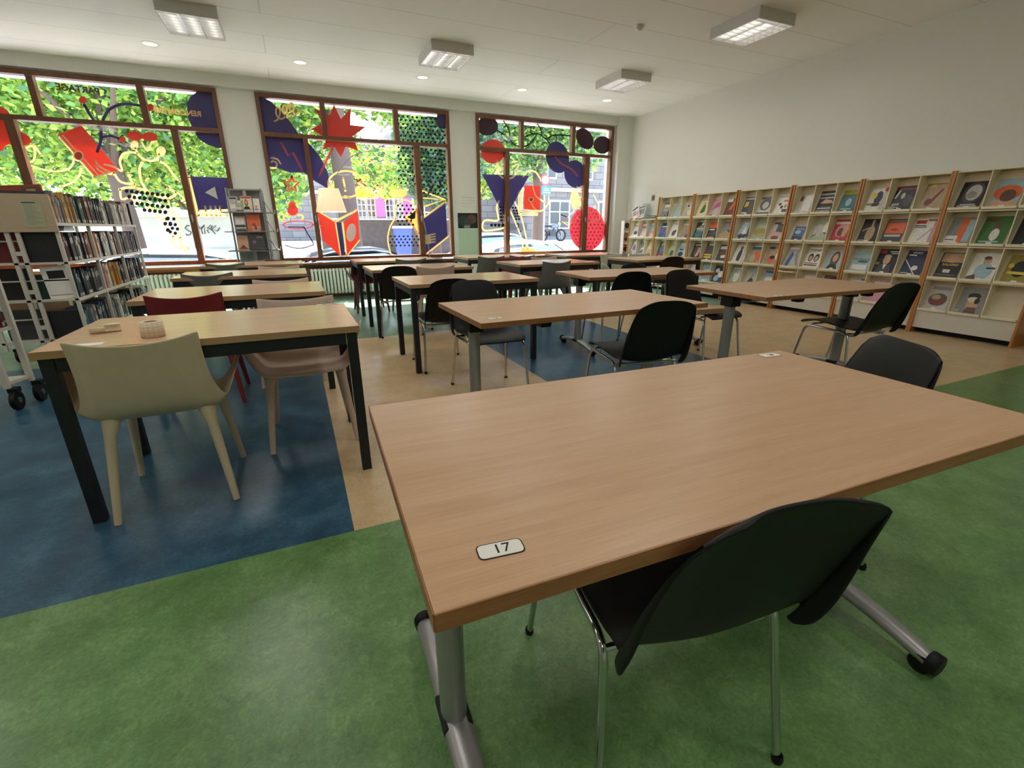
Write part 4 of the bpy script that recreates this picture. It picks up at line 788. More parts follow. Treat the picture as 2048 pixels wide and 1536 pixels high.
FRB = [(0, -.15, .11, .20, 'H', 'r .1 .9 .1 .5 W;r .1 .9 .85 .95 K', 'grey leaflet at the left of the top tray'), (0, -.085, .11, .15, 'W', 'r .1 .9 .4 .8 U;r .1 .9 .05 .14 K', 'white leaflet with green field in the top tray'), (0, .01, .14, .21, 'C', 'r .05 .95 .86 .97 R;e .5 .58 .16 .22 E;e .5 .6 .1 .14 S;p K .2 .12 .8 .12 .68 .35 .32 .35;r .2 .8 .1 .14 W', 'cream booklet with portrait in the top tray'), (0, .135, .08, .18, 'W', 'r .2 .6 .1 .5 P', 'narrow white leaflet in the top tray'),
       (1, -.11, .13, .2, 'H', 'r .1 .9 .5 .9 W;r .0 1 .3 .42 K;r .0 1 .0 .14 X', 'grey and white booklet in the second tray'), (1, .06, .17, .23, 'O', 'e .5 .3 .16 .2 R;r .3 .9 .0 .3 S;e .6 .2 .1 .12 M', 'orange programme in the second tray'),
       (2, -.12, .14, .21, 'T', 'r .05 .95 .05 .95 S;p M .1 .1 .5 .4 .9 .1', 'tan booklet with red hill in the third tray'), (2, .065, .18, .24, 'K', 'r .0 1 .0 1 X;r .5 .9 .75 .8 H;e .3 .5 .12 .1 V', 'dark programme in the third tray'),
       (3, -.10, .09, .1, 'W', 'r .1 .9 .3 .7 H', 'small white card in the bottom tray'), (3, .06, .2, .13, 'T', 'r .05 .95 .05 .9 C', 'tan leaflet in the bottom tray')]
for r, x, w, h, bc, spc, lb in FRB:
    T = Matrix.Translation((BX + x, BY - hw - .02, TZ[r] + .001)) @ Matrix.Rotation(PI / 2 - .16, 4, 'X')
    magazine('brochure', bc, spc, w, h, .006, T, lb + ' of the brochure stand', 'brochure', 'brochures on the stand', False)
RTB = [(0, -.09, 'E', 'r .1 .9 .6 .9 T', 'brown booklet'), (0, .1, 'U', 'r .0 1 .6 1 D', 'pale green booklet'), (1, -.06, 'M', 'r .2 .4 0 1 X', 'dark red booklet'), (1, .11, 'H', 'r .1 .9 .6 .9 W', 'grey leaflet'), (2, -.09, 'X', 'r .1 .9 .1 .4 A', 'dark grey booklet'), (2, .09, 'V', 'r .1 .9 .1 .4 W;e .5 .7 .3 .2 N', 'violet booklet'), (3, -.03, 'F', 'e .5 .5 .3 .3 P;r .1 .9 .8 .95 W', 'pink brochure')]
for r, yy, bc, spc, lb in RTB:
    T = Matrix(((0, -.45, .89, BX + hw + .08), (1, 0, 0, BY + yy), (0, .89, .45, TZ[r] + .001), (0, 0, 0, 1)))
    magazine('brochure', bc, spc, .15, .21, .006, T, '%s on the right-hand face, %s tray of the brochure stand' % (lb, RN[r]), 'brochure', 'brochures on the stand', False)

# ------------------------------------------------------------------ arc floor lamp
LY = 8.42; K = LY / 7.2
def lp(x, z): return Vector((x * K, LY, CH + (z - CH) * K))
t = thing('floor_lamp', 'arc floor lamp with cream conical shade before the middle window', 'floor lamp', (1.90 * K, LY, 0))
O = Vector((1.90 * K, LY, 0))
pts = [Vector((1.90 * K, LY, .03)), lp(1.872, .763), lp(1.80, 1.30), lp(1.66, 1.75), lp(1.517, 2.015), lp(1.33, 2.14), lp(1.121, 2.172), lp(.86, 2.08), lp(.66, 1.87), lp(.546, 1.70)]
sm = []
for i in range(len(pts) - 1):
    p0 = pts[max(i - 1, 0)]; p1 = pts[i]; p2 = pts[i + 1]; p3 = pts[min(i + 2, len(pts) - 1)]
    for k in range(5):
        u = k / 5; sm.append(.5 * ((2 * p1) + (p2 - p0) * u + (2 * p0 - 5 * p1 + 4 * p2 - p3) * u * u + (3 * p1 - p0 - 3 * p2 + p3) * u ** 3) - O)
sm.append(pts[-1] - O)
m = MB(); m.tube(sm, .006, SIL, 8); m.build('arc_rod', t)
c = lp(.53, 1.53) - O; z0 = CH + (1.383 - CH) * K; z1 = CH + (1.68 - CH) * K
m = MB(); m.lathe([(.232, z0), (.15, z1)], M('shade_cloth', (250, 236, 206), .8, var=.02, trans=.6), (c.x, 0, 0), 36); m.build('lamp_shade', t)
m = MB(); m.lathe([(.0001, .03), (.14, .028), (.15, .0)], SIL, (0, 0, 0), 28); m.build('base', t)
m = MB(); m.lathe([(.0001, z1 - .14), (.022, z1 - .12), (.03, z1 - .08), (.014, z1 - .03), (.012, z1)], glow('lamp_bulb', (255, 220, 170), 1.5), (c.x, 0, 0), 14); m.build('bulb', t)

# ------------------------------------------------------------------ stickers on the outside of the shop windows
DY = YW + .08
def VY(name, rgb): return M('vinyl_' + name, rgb, .5, var=.03, trans=.4)
VN = VY('navy', (84, 76, 124)); VR = VY('red', (208, 92, 78)); VC = VY('cream', (250, 228, 182)); VB = VY('dark', (44, 40, 52)); VP = VY('pink', (212, 104, 124)); VW = VY('white', (240, 240, 238)); VO = VY('ochre', (244, 212, 152)); VT = VY('brown', (120, 92, 40))
VD = VY('plum', (78, 44, 66))
CROPS = {1: (.2864, 0, 120), 2: (.2539, 430, 170), 3: (.2344, 900, 200)}
class Dec:
    N = 0
    def __init__(s, c): s.k, s.x, s.y = CROPS[c]; s.m = MB(); Dec.N += 1; s.l = -.0010 * (Dec.N % 28)
    def P(s, x, y): p = atY(s.x + x * s.k, s.y + y * s.k, DY); return Vector((p.x, DY + s.l, p.z))
    def poly(s, mat, *q):
        s.l -= .0001; s.m.prism([s.P(q[i], q[i + 1]) for i in range(0, len(q), 2)], (0, .00005, 0), mat); return s
    def ell(s, mat, cx, cy, rx, ry, rot=0, n=28):
        a = math.radians(rot); q = []
        for i in range(n):
            t_ = 2 * PI * i / n; x, y = rx * math.cos(t_), ry * math.sin(t_); q += [cx + x * math.cos(a) - y * math.sin(a), cy + x * math.sin(a) + y * math.cos(a)]
        return s.poly(mat, *q)
    def line(s, mat, w, *q, smooth=True):
        s.l -= .0001; w = w * SC
        P = [s.P(q[i], q[i + 1]) for i in range(0, len(q), 2)]
        if smooth and len(P) > 2:
            o = []
            for i in range(len(P) - 1):
                p0 = P[max(i - 1, 0)]; p1 = P[i]; p2 = P[i + 1]; p3 = P[min(i + 2, len(P) - 1)]
                for k in range(4):
                    u = k / 4; o.append(.5 * ((2 * p1) + (p2 - p0) * u + (2 * p0 - 5 * p1 + 4 * p2 - p3) * u * u + (3 * p1 - p0 - 3 * p2 + p3) * u ** 3))
            P = o + [P[-1]]
        L, R = [], []
        for i, p in enumerate(P):
            d = (P[min(i + 1, len(P) - 1)] - P[max(i - 1, 0)]); d.y = 0; d.normalize(); n_ = Vector((-d.z, 0, d.x)) * (w / 2); L.append(p + n_); R.append(p - n_)
        for i in range(len(P) - 1): s.m.prism([L[i], L[i + 1], R[i + 1], R[i]], (0, .00005, 0), mat)
        for e in (P[0], P[-1]): s.m.prism([e + Vector((math.cos(2 * PI * i / 10) * w / 2, 0, math.sin(2 * PI * i / 10) * w / 2)) for i in range(10)], (0, .00005, 0), mat)
        return s
    def done(s, label, name='window_sticker'): return tag(s.m.build(name), label, 'window sticker', 'printed stickers on the windows')
d = Dec(1)
d.poly(VR, -260, 330, 0, 325, 45, 345, 85, 400, 130, 490, 200, 530, 222, 570, 190, 595, 140, 598, 60, 590, 35, 600, 22, 632, -260, 650)
d.line(VC, .022, 165, 622, 225, 600, 245, 645, 235, 700, 205, 715).line(VC, .022, 240, 590, 262, 630, 292, 665).line(VC, .02, 210, 735, 300, 765, 400, 778, 480, 760, 512, 715, 515, 665).line(VC, .022, 570, 745, 555, 805, 515, 850, 430, 885)
d.done('red cap and cream outlined face sticker at the left edge of the left window')
d = Dec(1); d.poly(VR, 400, 520, 570, 458, 832, 770, 665, 822); d.line(VC, .026, 405, 525, 660, 815, smooth=False); d.line(VC, .018, 437, 527, 690, 808, smooth=False).line(VC, .02, 660, 818, 740, 792, smooth=False)
d.ell(VC, 547, 670, 38, 38).ell(VR, 547, 670, 28, 28)
d.line(VC, .022, 665, 700, 690, 738, 750, 775, 800, 790).line(VC, .022, 668, 742, 705, 780, 790, 800).done('tilted red book sticker on the left window')
d = Dec(1); d.line(VN, .03, 590, 315, 640, 400, 705, 482).line(VN, .03, 720, 418, 760, 350, 830, 315, 900, 308, 1020, 325).line(VN, .03, 705, 478, 705, 560, 680, 640).line(VN, .026, 715, 540, 770, 530, 830, 548)
d.ell(VR, 578, 280, 27, 27).ell(VR, 1050, 332, 25, 25).ell(VR, 855, 555, 23, 23).done('dark branching antenna sticker with red dots on the left window')
d = Dec(1); d.ell(VR, 942, 530, 58, 31, 8).ell(VR, 1045, 536, 55, 31, 3); d.ell(VC, 940, 595, 28, 32).ell(VC, 1125, 638, 33, 36)
d.line(VC, .022, 985, 565, 1030, 635, 1060, 575, 1095, 575).line(VC, .024, 945, 615, 970, 665, 1010, 695, 1060, 705, 1100, 690, 1112, 655)
d.line(VC, .026, 1000, 705, 975, 760, 985, 840, 1010, 890, 1062, 942).line(VC, .026, 1110, 705, 1170, 742, 1210, 800, 1252, 848).line(VC, .024, 960, 650, 900, 645, 858, 660, 838, 710, 852, 775, 790, 745, 730, 730)
d.line(VC, .026, 895, 790, 915, 840, 958, 908).line(VC, .026, 795, 785, 830, 840, 870, 860, 945, 870)
d.line(VC, .028, 835, 905, 900, 890, 1000, 905, 1080, 945, 1160, 968, 1210, 952, 1225, 922, 1170, 900).line(VC, .026, 1225, 922, 1270, 950, 1292, 990)
d.line(VC, .024, 840, 905, 850, 972, 905, 962, 960, 990, 1050, 1030, 1100, 1090, 1150, 1120, 1165, 1180, 1210, 1225, 1210, 1285, 1260, 1318, 1320, 1330).line(VC, .024, 1175, 975, 1195, 1050, 1255, 1125, 1265, 1290, 1320, 1315).line(VC, .02, 1205, 1232, 1262, 1240)
random.seed(3)
for j in range(7):
    for i in range(9):
        x = 885 + i * 36 + (j % 2) * 18; y = 915 + j * 40 + i * 4
        inside = (y > 900 + (x - 880) * .16 and y < 985 + (x - 880) * .5 and x < 1190) if y < 1080 else (1130 + (y - 1080) * .35 < x < 1245)
        if inside: d.ell(VB, x, y, 14, 14, n=12)
for x, y in ((1165, 1110), (1215, 1110), (1190, 1140), (1225, 1150), (1205, 1175), (1240, 1180), (1190, 1200), (1225, 1210)): d.ell(VB, x, y, 12, 12, n=12)
d.done('cream outlined reader with red glasses and dotted trousers, sticker on the left window')
d = Dec(1); d.poly(VN, 1385, 218, 1480, 218, 1545, 240, 1570, 600, 1530, 618, 1450, 592, 1390, 552, 1342, 470, 1312, 400, 1306, 310, 1330, 255).done('large navy blob sticker at the top right of the left window')
d = Dec(1); d.poly(VN, 1325, 815, 1600, 822, 1620, 1040, 1385, 1048); d.line(VC, .03, 1322, 815, 1385, 1092, smooth=False).poly(VW, 1432, 925, 1500, 885, 1522, 972).line(VC, .012, 1500, 890, 1480, 940, 1520, 968, smooth=False)
for a, b_ in ((1432, 1445), (1470, 1478), (1505, 1512), (1535, 1540)): d.line(VC, .024, a, 1022, b_, 1090, smooth=False)
d.line(VC, .026, 1385, 1052, 1440, 1050, smooth=False).line(VC, .026, 1388, 1082, 1590, 1086, smooth=False).line(VC, .024, 1540, 1050, 1600, 1046, smooth=False).done('navy book sticker held by cream fingers at the lower right of the left window')
def wtext(txt, c, x0, x1, y, size, mat, tilt, label):
    k, ox, oy = CROPS[c]; p = atY(ox + (x0 + x1) / 2 * k, oy + y * k, DY - .034)
    mb_ = MB(); T = Matrix.Translation((p.x, DY - .034, p.z)) @ Matrix.Rotation(math.radians(tilt), 4, 'Y') @ Matrix.Rotation(PI / 2, 4, 'X')
    merge_text(mb_, txt, size, mat, T, mirror=True, bold=.004); tag(mb_.build('window_lettering'), label, 'window lettering')
wtext('PARTAGE', 1, 400, 690, 205, .108, VT, 2, 'PARTAGE lettering seen in reverse at the top of the left window')
wtext('RENCONTRE', 1, 1095, 1390, 365, .098, VO, 1, 'RENCONTRE lettering seen in reverse over the navy blob of the left window')
# middle window
d = Dec(2); d.poly(VN, 330, 85, 360, 92, 440, 130, 520, 210, 600, 300, 655, 380, 760, 480, 830, 570, 890, 690, 897, 770, 885, 815, 790, 760, 700, 690, 600, 690, 480, 650, 420, 640, 380, 430)
d.line(VP, .03, 520, 455, 575, 555, 615, 535, 690, 675, smooth=False).line(VP, .03, 938, 475, 820, 715, smooth=False).done('huge navy whale-like shape with pink zigzag at the left of the middle window')
d = Dec(2); q = []
for i in range(40):
    u = i / 39; q += [470 + 170 * u + 28 * math.sin(2 * PI * 3.2 * u), 235 - 55 * u + 50 * math.cos(2 * PI * 3.2 * u)]
d.line(VO, .022, *q).done('ochre looping squiggle sticker at the top left of the middle window')
d = Dec(2); d.line(VC, .024, 440, 575, 490, 585, 515, 620).line(VC, .022, 440, 655, 480, 650, 485, 615, 455, 600, 440, 612).done('cream swirl sticker at the left edge of the middle window')
d = Dec(2); d.poly(VR, 785, 185, 905, 240, 937, 155, 990, 270, 1070, 180, 1065, 315, 1190, 330, 1085, 405, 1130, 520, 1030, 485, 992, 570, 935, 480, 850, 510, 880, 420, 755, 350, 845, 300).done('big red starburst sticker crossing the bars of the middle window')
d = Dec(2); q = []
for i in range(11): a = -PI / 2 + i * PI / 5; r = 62 if i % 2 == 0 else 28; q += [605 + r * math.cos(a), 785 + r * 1.05 * math.sin(a)]
d.line(VR, .026, *q, smooth=False).done('red outlined star sticker in the left pane of the middle window')
d = Dec(2); d.ell(VR, 607, 945, 27, 27).ell(VR, 612, 988, 43, 40).line(VO, .024, 548, 1072, 540, 1042, 560, 1025, 590, 1030).line(VO, .024, 640, 1030, 680, 1025, 695, 1045, 680, 1062)
q = []
for i in range(25): q += [655 + 118 * math.cos(2 * PI * i / 24), 1102 + 30 * math.sin(2 * PI * i / 24)]
d.line(VP, .014, *q).line(VN, .018, 555, 1262, 620, 1282, 690, 1284, 745, 1268, 775, 1250, 735, 1180, 700, 1118).line(VN, .016, 580, 1118, 700, 1120, smooth=False)
d.line(VP, .01, 600, 1290, 585, 1362, 635, 1362, 640, 1290, smooth=False).line(VP, .01, 715, 1290, 725, 1360, 790, 1358, 745, 1290, smooth=False).done('red bird and round table sticker behind the brochure stand')
d = Dec(2); q = []
for i in range(29): q += [1030 + 140 * math.cos(2 * PI * i / 28), 782 + 104 * math.sin(2 * PI * i / 28)]
d.line(VO, .026, *q).line(VO, .026, 1008, 732, 1023, 808, smooth=False).ell(VO, 1026, 833, 9, 9, n=12).line(VO, .024, 985, 895, 1025, 875, 1060, 890, smooth=False).done('cream speech bubble with exclamation mark above the lamp shade')
d = Dec(2); d.poly(VR, 803, 992, 945, 1078, 988, 1348, 848, 1222).poly(VR, 1012, 1082, 1122, 990, 1137, 1218, 1040, 1342).poly(VN, 958, 1082, 992, 1082, 1026, 1342, 992, 1348)
d.line(VO, .024, 815, 998, 948, 1078, 1118, 985, smooth=False).line(VO, .022, 946, 1078, 990, 1345, 1032, 1342, smooth=False).line(VO, .022, 1004, 1082, 1036, 1340, smooth=False).line(VO, .014, 960, 1062, 1085, 998, smooth=False).ell(VW, 1072, 1162, 38, 72, 8).line(VO, .02, 1040, 1342, 1137, 1222, smooth=False).line(VO, .016, 820, 1100, 832, 1110, 822, 1122).done('open red book sticker under the lamp shade')
d = Dec(2); film = d.poly(glass('clear_film', (.93, .95, .94)), 1440, 238, 1780, 262, 1815, 850, 1590, 820, 1590, 900, 1440, 860).done('clear film with a field of black dots at the right of the middle window'); d = Dec(2)
for j in range(20):
    for i in range(11):
        x = 1445 + i * 36 + (j % 2) * 18; y = 245 + j * 31 + i * 3
        if x > 1805 + j * .5 or (y > 800 and x < 1590) : continue
        d.ell(VB, x, y, 9, 9, n=10)
o = d.m.build('dot_print', film); o['kind'] = 'stuff'
d = Dec(2); d.ell(VO, 1440, 855, 74, 35).line(VO, .024, 1422, 1060, 1415, 990, 1440, 930, 1500, 905, 1560, 940, 1592, 1010).line(VO, .02, 1420, 1050, 1380, 1112, 1360, 1200, 1370, 1280, 1388, 1342)
d.poly(VO, 1480, 1045, 1592, 968, 1596, 1180, 1530, 1080).poly(VB, 1520, 1040, 1580, 985, 1575, 1050, 1545, 1062).line(VO, .022, 1480, 1045, 1535, 1075, 1570, 1130, 1600, 1170)
for j in range(4):
    for i in range(7): d.ell(VB, 1382 + i * 34 + (j % 2) * 16 - j * 2, 1192 + j * 24, 8, 8, n=10)
for j in range(6):
    for i in range(4): d.ell(VB, 1440 + i * 34 + (j % 2) * 16, 950 + j * 30, 9, 9, n=10)
d.done('ochre hatted figure outline with dotted dress in the middle window')
d = Dec(2); d.poly(VN, 1640, 1052, 1812, 918, 1830, 1192, 1655, 1332); d.line(VO, .024, 1625, 832, 1812, 905, smooth=False).line(VO, .024, 1640, 960, 1800, 905, 1635, 890, smooth=False).line(VO, .03, 1640, 1048, 1812, 925, smooth=False).line(VO, .026, 1655, 1335, 1838, 1190, smooth=False)
for k in range(4): d.line(VC, .026, 1650, 1190 + 18 * k, 1732, 1172 + 21 * k, smooth=False)
d.poly(VC, 1648, 1180, 1690, 1180, 1700, 1250, 1652, 1255).ell(VN, 1790, 275, 48, 72, 0).done('navy open book and dark disc stickers at the right end of the middle window')
# right window
d = Dec(3); d.ell(VD, 315, 225, 92, 80).done('dark oval sticker at the top left of the right window')
d = Dec(3)
for q in ((440, 160, 500, 260, 510, 340, 560, 390, 640, 395, 700, 350, 732, 300), (400, 260, 460, 300, 510, 340), (650, 310, 700, 290, 760, 295, 820, 340, 848, 378), (725, 190, 765, 240, 780, 300), (820, 330, 900, 300, 1052, 310)): d.line(VB, .02, *q)
d.done('thin dark branch stickers across the top of the right window')
d = Dec(3); d.ell(VD, 1145, 332, 68, 96, -30).ell(VD, 1295, 385, 76, 74).done('pair of dark plum discs at the top right of the right window')
d = Dec(3); d.ell(VN, 912, 490, 98, 136, -12).ell(VN, 1062, 632, 92, 118, -8).line(VP, .026, 880, 465, 940, 540, 1030, 590, 1085, 650).done('two overlapping navy discs with a pink line in the right window')
d = Dec(3); d.ell(VR, 360, 440, 104, 104).poly(VN, 270, 634, 672, 646, 525, 905, 470, 1000, 400, 880); d.line(VC, .03, 400, 520, 408, 615, 445, 664, 500, 672, 545, 650, 562, 600).line(VC, .02, 425, 545, 470, 560, 440, 590, 500, 600).line(VC, .02, 540, 560, 585, 555, 550, 610, 600, 605)
d.line(VC, .03, 415, 862, 395, 915, 405, 985, 400, 1030, 290, 1030, 282, 1110, 395, 1105, 460, 1090).line(VC, .026, 548, 872, 600, 985, 640, 1150, 662, 1268).line(VC, .026, 515, 955, 560, 1060, 605, 1180, 620, 1270)
for i in range(5):
    for j in range(2): d.ell(VB, 425 + j * 30 + i * 2, 915 + i * 28, 11, 11, n=10); d.ell(VB, 532 + j * 24 + i * 7, 920 + i * 24, 10, 10, n=10)
for i in range(4): d.ell(VB, 350 + 32 * i, 1068, 13, 14, n=10)
d.line(VB, .014, 562, 1062, 575, 1052, 582, 1075, 568, 1092, smooth=True).ell(VB, 598, 1120, 7, 7, n=8)
d.poly(VO, 600, 1262, 720, 1268, 722, 1300, 600, 1296).line(VO, .02, 640, 1230, 655, 1262, smooth=False).done('striding figure with red head and navy triangle body in the right window')
d = Dec(3); d.poly(VR, 630, 730, 765, 735, 762, 940, 625, 932)
for k in range(4): d.line(VC, .018, 620 - 13 * k, 745 + 13 * k, 612 - 11 * k, 938 + 15 * k, 745, 948 + 12 * k, smooth=False)
d.line(VC, .026, 620, 655, 655, 612, 720, 612, 762, 668, 770, 690).line(VC, .026, 700, 732, 728, 818, 800, 872).ell(VC, 688, 850, 24, 24).ell(VR, 688, 850, 14, 14).line(VC, .026, 838, 820, 832, 885, 780, 945, 725, 935, 685, 872).done('red book sticker with cream arms in the right window')
d = Dec(3); d.ell(VP, 1165, 1098, 150, 190)
for j in range(11):
    for i in range(9):
        x = 1035 + i * 32 + (j % 2) * 16; y = 940 + j * 31
        if ((x - 1165) / 138) ** 2 + ((y - 1098) / 178) ** 2 < 1: d.ell(VR, x, y, 8, 8, n=8)
d.line(VC, .02, 1215, 808, 1258, 895, 1270, 1022).line(VC, .02, 1160, 1062, 1220, 1032, 1278, 1024).line(VC, .02, 1230, 895, 1218, 950, 1180, 968, 1120, 942, 1085, 925).line(VC, .02, 1075, 738, 1120, 800, 1095, 850).line(VC, .02, 1112, 765, 1135, 740, smooth=False)
d.line(VC, .02, 1085, 905, 1000, 1000, 940, 980, 995, 1000, smooth=False).line(VC, .02, 1150, 1050, 1080, 1000, 1005, 1075, 942, 1032, 1000, 1050, smooth=False).poly(VC, 1040, 750, 1082, 780, 1120, 900, 1040, 930, 1015, 850).done('pink spotted oval with cream reading figure at the right of the right window')

# ------------------------------------------------------------------ the street outside
random.seed(11)
ASP = M('asphalt', (150, 146, 140), .9, var=.08, scale=40); PAV = M('pavement', (226, 220, 208), .9, var=.06, scale=12)
m = MB(); m.add([(-40, YW + .25, -.55), (60, YW + .25, -.55), (60, 10.2, -.55), (-40, 10.2, -.55)], [(0, 1, 2, 3)], PAV); m.box(-40, 60, 10.1, 10.25, -.66, -.54, PAV)
m.add([(-40, 10.25, -.66), (60, 10.25, -.66), (60, 15, -.66), (-40, 15, -.66)], [(0, 1, 2, 3)], ASP)
m.add([(-40, 15, -.66), (60, 15, -.66), (60, 22, .45), (-40, 22, .45)], [(0, 1, 2, 3)], PAV); m.add([(-40, 22, .45), (60, 22, .45), (60, 60, .45), (-40, 60, .45)], [(0, 1, 2, 3)], PAV)
struct(m, 'ground')
LEAF = [M('leaf_bright', (176, 196, 88), .6, var=.25, scale=3, trans=.55), M('leaf_mid', (128, 166, 80), .6, var=.25, scale=3, trans=.5), M('leaf_deep', (74, 110, 66), .6, var=.2, scale=3, trans=.35), M('leaf_red', (150, 84, 66), .6, var=.2, scale=3, trans=.4), M('leaf_grey', (96, 120, 104), .6, var=.15, scale=3, trans=.4), M('petal_yellow', (250, 214, 70), .6, var=.1, trans=.4)]
BARK = M('bark', (88, 70, 58), .9, var=.2, scale=20, bump=.5, stretch=(6, 6, 1))
def foliage(m, blobs, n, size, mats, wts):
    tot = sum(b_[3] * b_[4] * b_[5] for b_ in blobs)
    for cx, cy, cz, rx, ry, rz in blobs:
        for _ in range(int(n * rx * ry * rz / tot)):
            v = Vector((random.gauss(0, 1), random.gauss(0, 1), random.gauss(0, 1))).normalized() * random.random() ** .4
            p = Vector((cx + v.x * rx, cy + v.y * ry, cz + v.z * rz)); a = Vector((random.uniform(-1, 1), random.uniform(-1, 1), random.uniform(-.6, .6))).normalized(); b_ = a.orthogonal().normalized(); b_ = Matrix.Rotation(random.uniform(0, 6.28), 3, a) @ b_
            s = size * random.uniform(.6, 1.4); mt = random.choices(mats, wts)[0]
            m.add([p - a * s, p - a * s * .2 + b_ * s * .55, p + a * s, p - a * s * .2 - b_ * s * .55], [(0, 1, 2, 3)], mt)
def tree(label, x, y, z0, trunk, r, blobs, n, size, mats, wts, group='street trees'):
    t = thing('street_tree', label, 'tree', (x, y, z0), 0, group)
    m = MB(); m.tube([(0, 0, 0), (.02, 0, trunk * .4), (-.05, .02, trunk), (.05, .1, trunk + 1.6)], [r * 1.25, r, r * .85, r * .5], BARK, 12)
    for k in range(5):
        a = k * 1.3; m.tube([(0, 0, trunk - .2), (math.cos(a) * .7, math.sin(a) * .7, trunk + .7), (math.cos(a) * 1.5, math.sin(a) * 1.5, trunk + 1.6)], [r * .45, r * .3, r * .12], BARK, 7)
    m.build('trunk', t)
    m = MB(); foliage(m, [(b_[0] - x, b_[1] - y, b_[2] - z0) + b_[3:] for b_ in blobs], n, size, mats, wts); m.build('crown', t)
tree('leafy tree with bright yellow-green leaves behind the left window', -3.55, 14.6, -.6, 3.4, .20, [(-4.2, 15, 4.4, 3.4, 1.4, 2.3), (-2.4, 15.4, 3.6, 2.4, 1.2, 1.7), (-6.5, 15, 3.6, 2.4, 1.2, 1.9), (-1.1, 15.6, 4.9, 2.1, 1.2, 1.8)], 26000, .085, LEAF[:3], (6, 4, 2))
tree('darker bushy tree filling the lower gap of the left window', -3.0, 20.4, 0, 1.6, .16, [(-4.8, 20.5, 3.1, 2.2, 1.0, 1.6), (-2.4, 20.6, 3.4, 2.4, 1.2, 1.9), (-.6, 20.5, 3.4, 1.6, 1.0, 1.8), (-7.5, 20.5, 3.6, 2.5, 1.0, 2), (-5, 20.6, 5.5, 4, 1, 2), (-1.2, 20.6, 6, 3, 1, 2)], 22000, .12, LEAF[:3], (2, 5, 4))
tree('tall plane tree whose brown trunk stands behind the starburst and lamp', 1.60, 15.6, -.5, 5.0, .30, [(1.2, 16, 6.0, 2.8, 1.8, 1.7), (.2, 15.6, 4.9, 1.6, 1.2, 1.2), (3.2, 16.4, 5.2, 1.5, 1.2, 1.0), (-.4, 15.4, 2.6, 1.0, .8, 1.3), (3.0, 17, 3.0, 1.0, .6, .9), (1.2, 16.6, 3.6, 1.3, .6, .9)], 18000, .10, LEAF[:3], (4, 5, 3))
tree('grey-green tree behind the field of black dots', 5.0, 18.2, 0, 2.2, .18, [(5.4, 18.3, 4.2, 1.9, 1.2, 2.2), (5.2, 18.3, 2.8, 1.2, 1.0, 1.0), (6.4, 18.6, 5.0, 1.6, 1.2, 1.4)], 14000, .10, [LEAF[4], LEAF[2], LEAF[1]], (5, 4, 2))
tree('reddish ornamental tree far behind the middle window', 4.0, 26, .45, 1.3, .12, [(4.2, 26, 3.5, 1.7, 1.0, 1.0), (3.2, 26, 4.2, 1.2, .8, .7)], 1500, .15, [LEAF[3], LEAF[1]], (6, 2))
tree('tall tree with a brown trunk behind the round road sign', 10.35, 20, .1, 4.6, .26, [(9.2, 20, 6.2, 3.0, 1.8, 1.9), (11.8, 20.2, 6.4, 2.6, 1.6, 1.9), (8.2, 19.6, 4.8, 1.4, 1.0, 1.2), (10.6, 20, 4.9, 1.8, 1.2, .9), (9.6, 20.2, 3.9, 1.4, .8, .8), (12.6, 20.3, 4.4, 1.2, 1, 1)], 22000, .11, LEAF[:3] + [LEAF[4]], (2, 5, 3, 3))
tree('small tree at the left end of the right window', 8.0, 22, .45, 1.8, .12, [(8.3, 22, 3.4, 1.2, .9, 1.0), (7.4, 22, 4.4, 1.0, .8, .9)], 1500, .13, LEAF[:3], (3, 4, 3))
STN = M('old_plaster', (178, 172, 162), .9, var=.12, scale=2.5, bump=.2); STD = M('dark_stone', (84, 72, 68), .9, var=.2, scale=6, bump=.3)
m = MB(); m.box(-14, -.5, 19.0, 19.3, -.4, 1.55, STN); m.box(-14, -.45, 18.95, 19.35, 1.55, 1.78, M('coping_stone', (190, 180, 164), .9, var=.2, scale=3)); m.box(-14, -.48, 18.9, 19.0, -.4, .55, STN)
tag(m.build('garden_wall'), 'long pale plaster wall with dark graffiti behind the left window', 'wall')
d = MB(); GR = M('graffiti_paint', (40, 40, 44), .7)
def gr(pts):
    P = []
    for i in range(0, len(pts), 2): p = atY(280 + pts[i] * .1302, 360 + pts[i + 1] * .1302, 18.99); P.append(p)
    d.tube(P, .014, GR, 6)
for q in ((760, 705, 720, 700, 690, 740, 745, 780, 790, 800, 770, 840, 720, 850, 705, 825), (830, 830, 840, 700, 900, 700, 920, 740, 850, 760, 905, 830), (930, 745, 985, 690, 1000, 830), (985, 690, 940, 760, 965, 830), (1090, 690, 1030, 740, 1085, 745, 1030, 775, 1060, 815), (1110, 700, 1085, 750, 1160, 830), (1165, 700, 1100, 760, 1190, 785, 1225, 730)): gr(q)
tag(d.build('graffiti'), 'dark spray-painted scrawl on the pale plaster wall', 'graffiti')
m = MB(); m.box(1.0, 6.2, 20.0, 20.3, .0, 1.50, STD); m.box(.95, 6.25, 19.95, 20.35, 1.5, 1.56, M('coping_stone', (190, 180, 164), .9)); tag(m.build('low_wall'), 'low dark stone wall behind the middle window', 'wall')
t = thing('lattice_fence', 'white and mauve lattice fence above the low stone wall', 'fence', (0, 20.15, 1.56)); WF = M('fence_white', (238, 236, 236), .6); MV = M('fence_mauve', (200, 110, 190), .6)
for k in range(9):
    x = 1.9 + k * .36; m = MB()
    if k % 3 == 1: m.box(x - .17, x + .17, -.02, .02, .05, .78, MV)
    else:
        for a in (-.15, 0, .15): m.box(x + a - .012, x + a + .012, -.015, .015, 0, .78, WF)
        for z in (.05, .28, .5, .74): m.box(x - .17, x + .17, -.015, .015, z - .012, z + .012, WF)
    m.build('fence_panel', t)
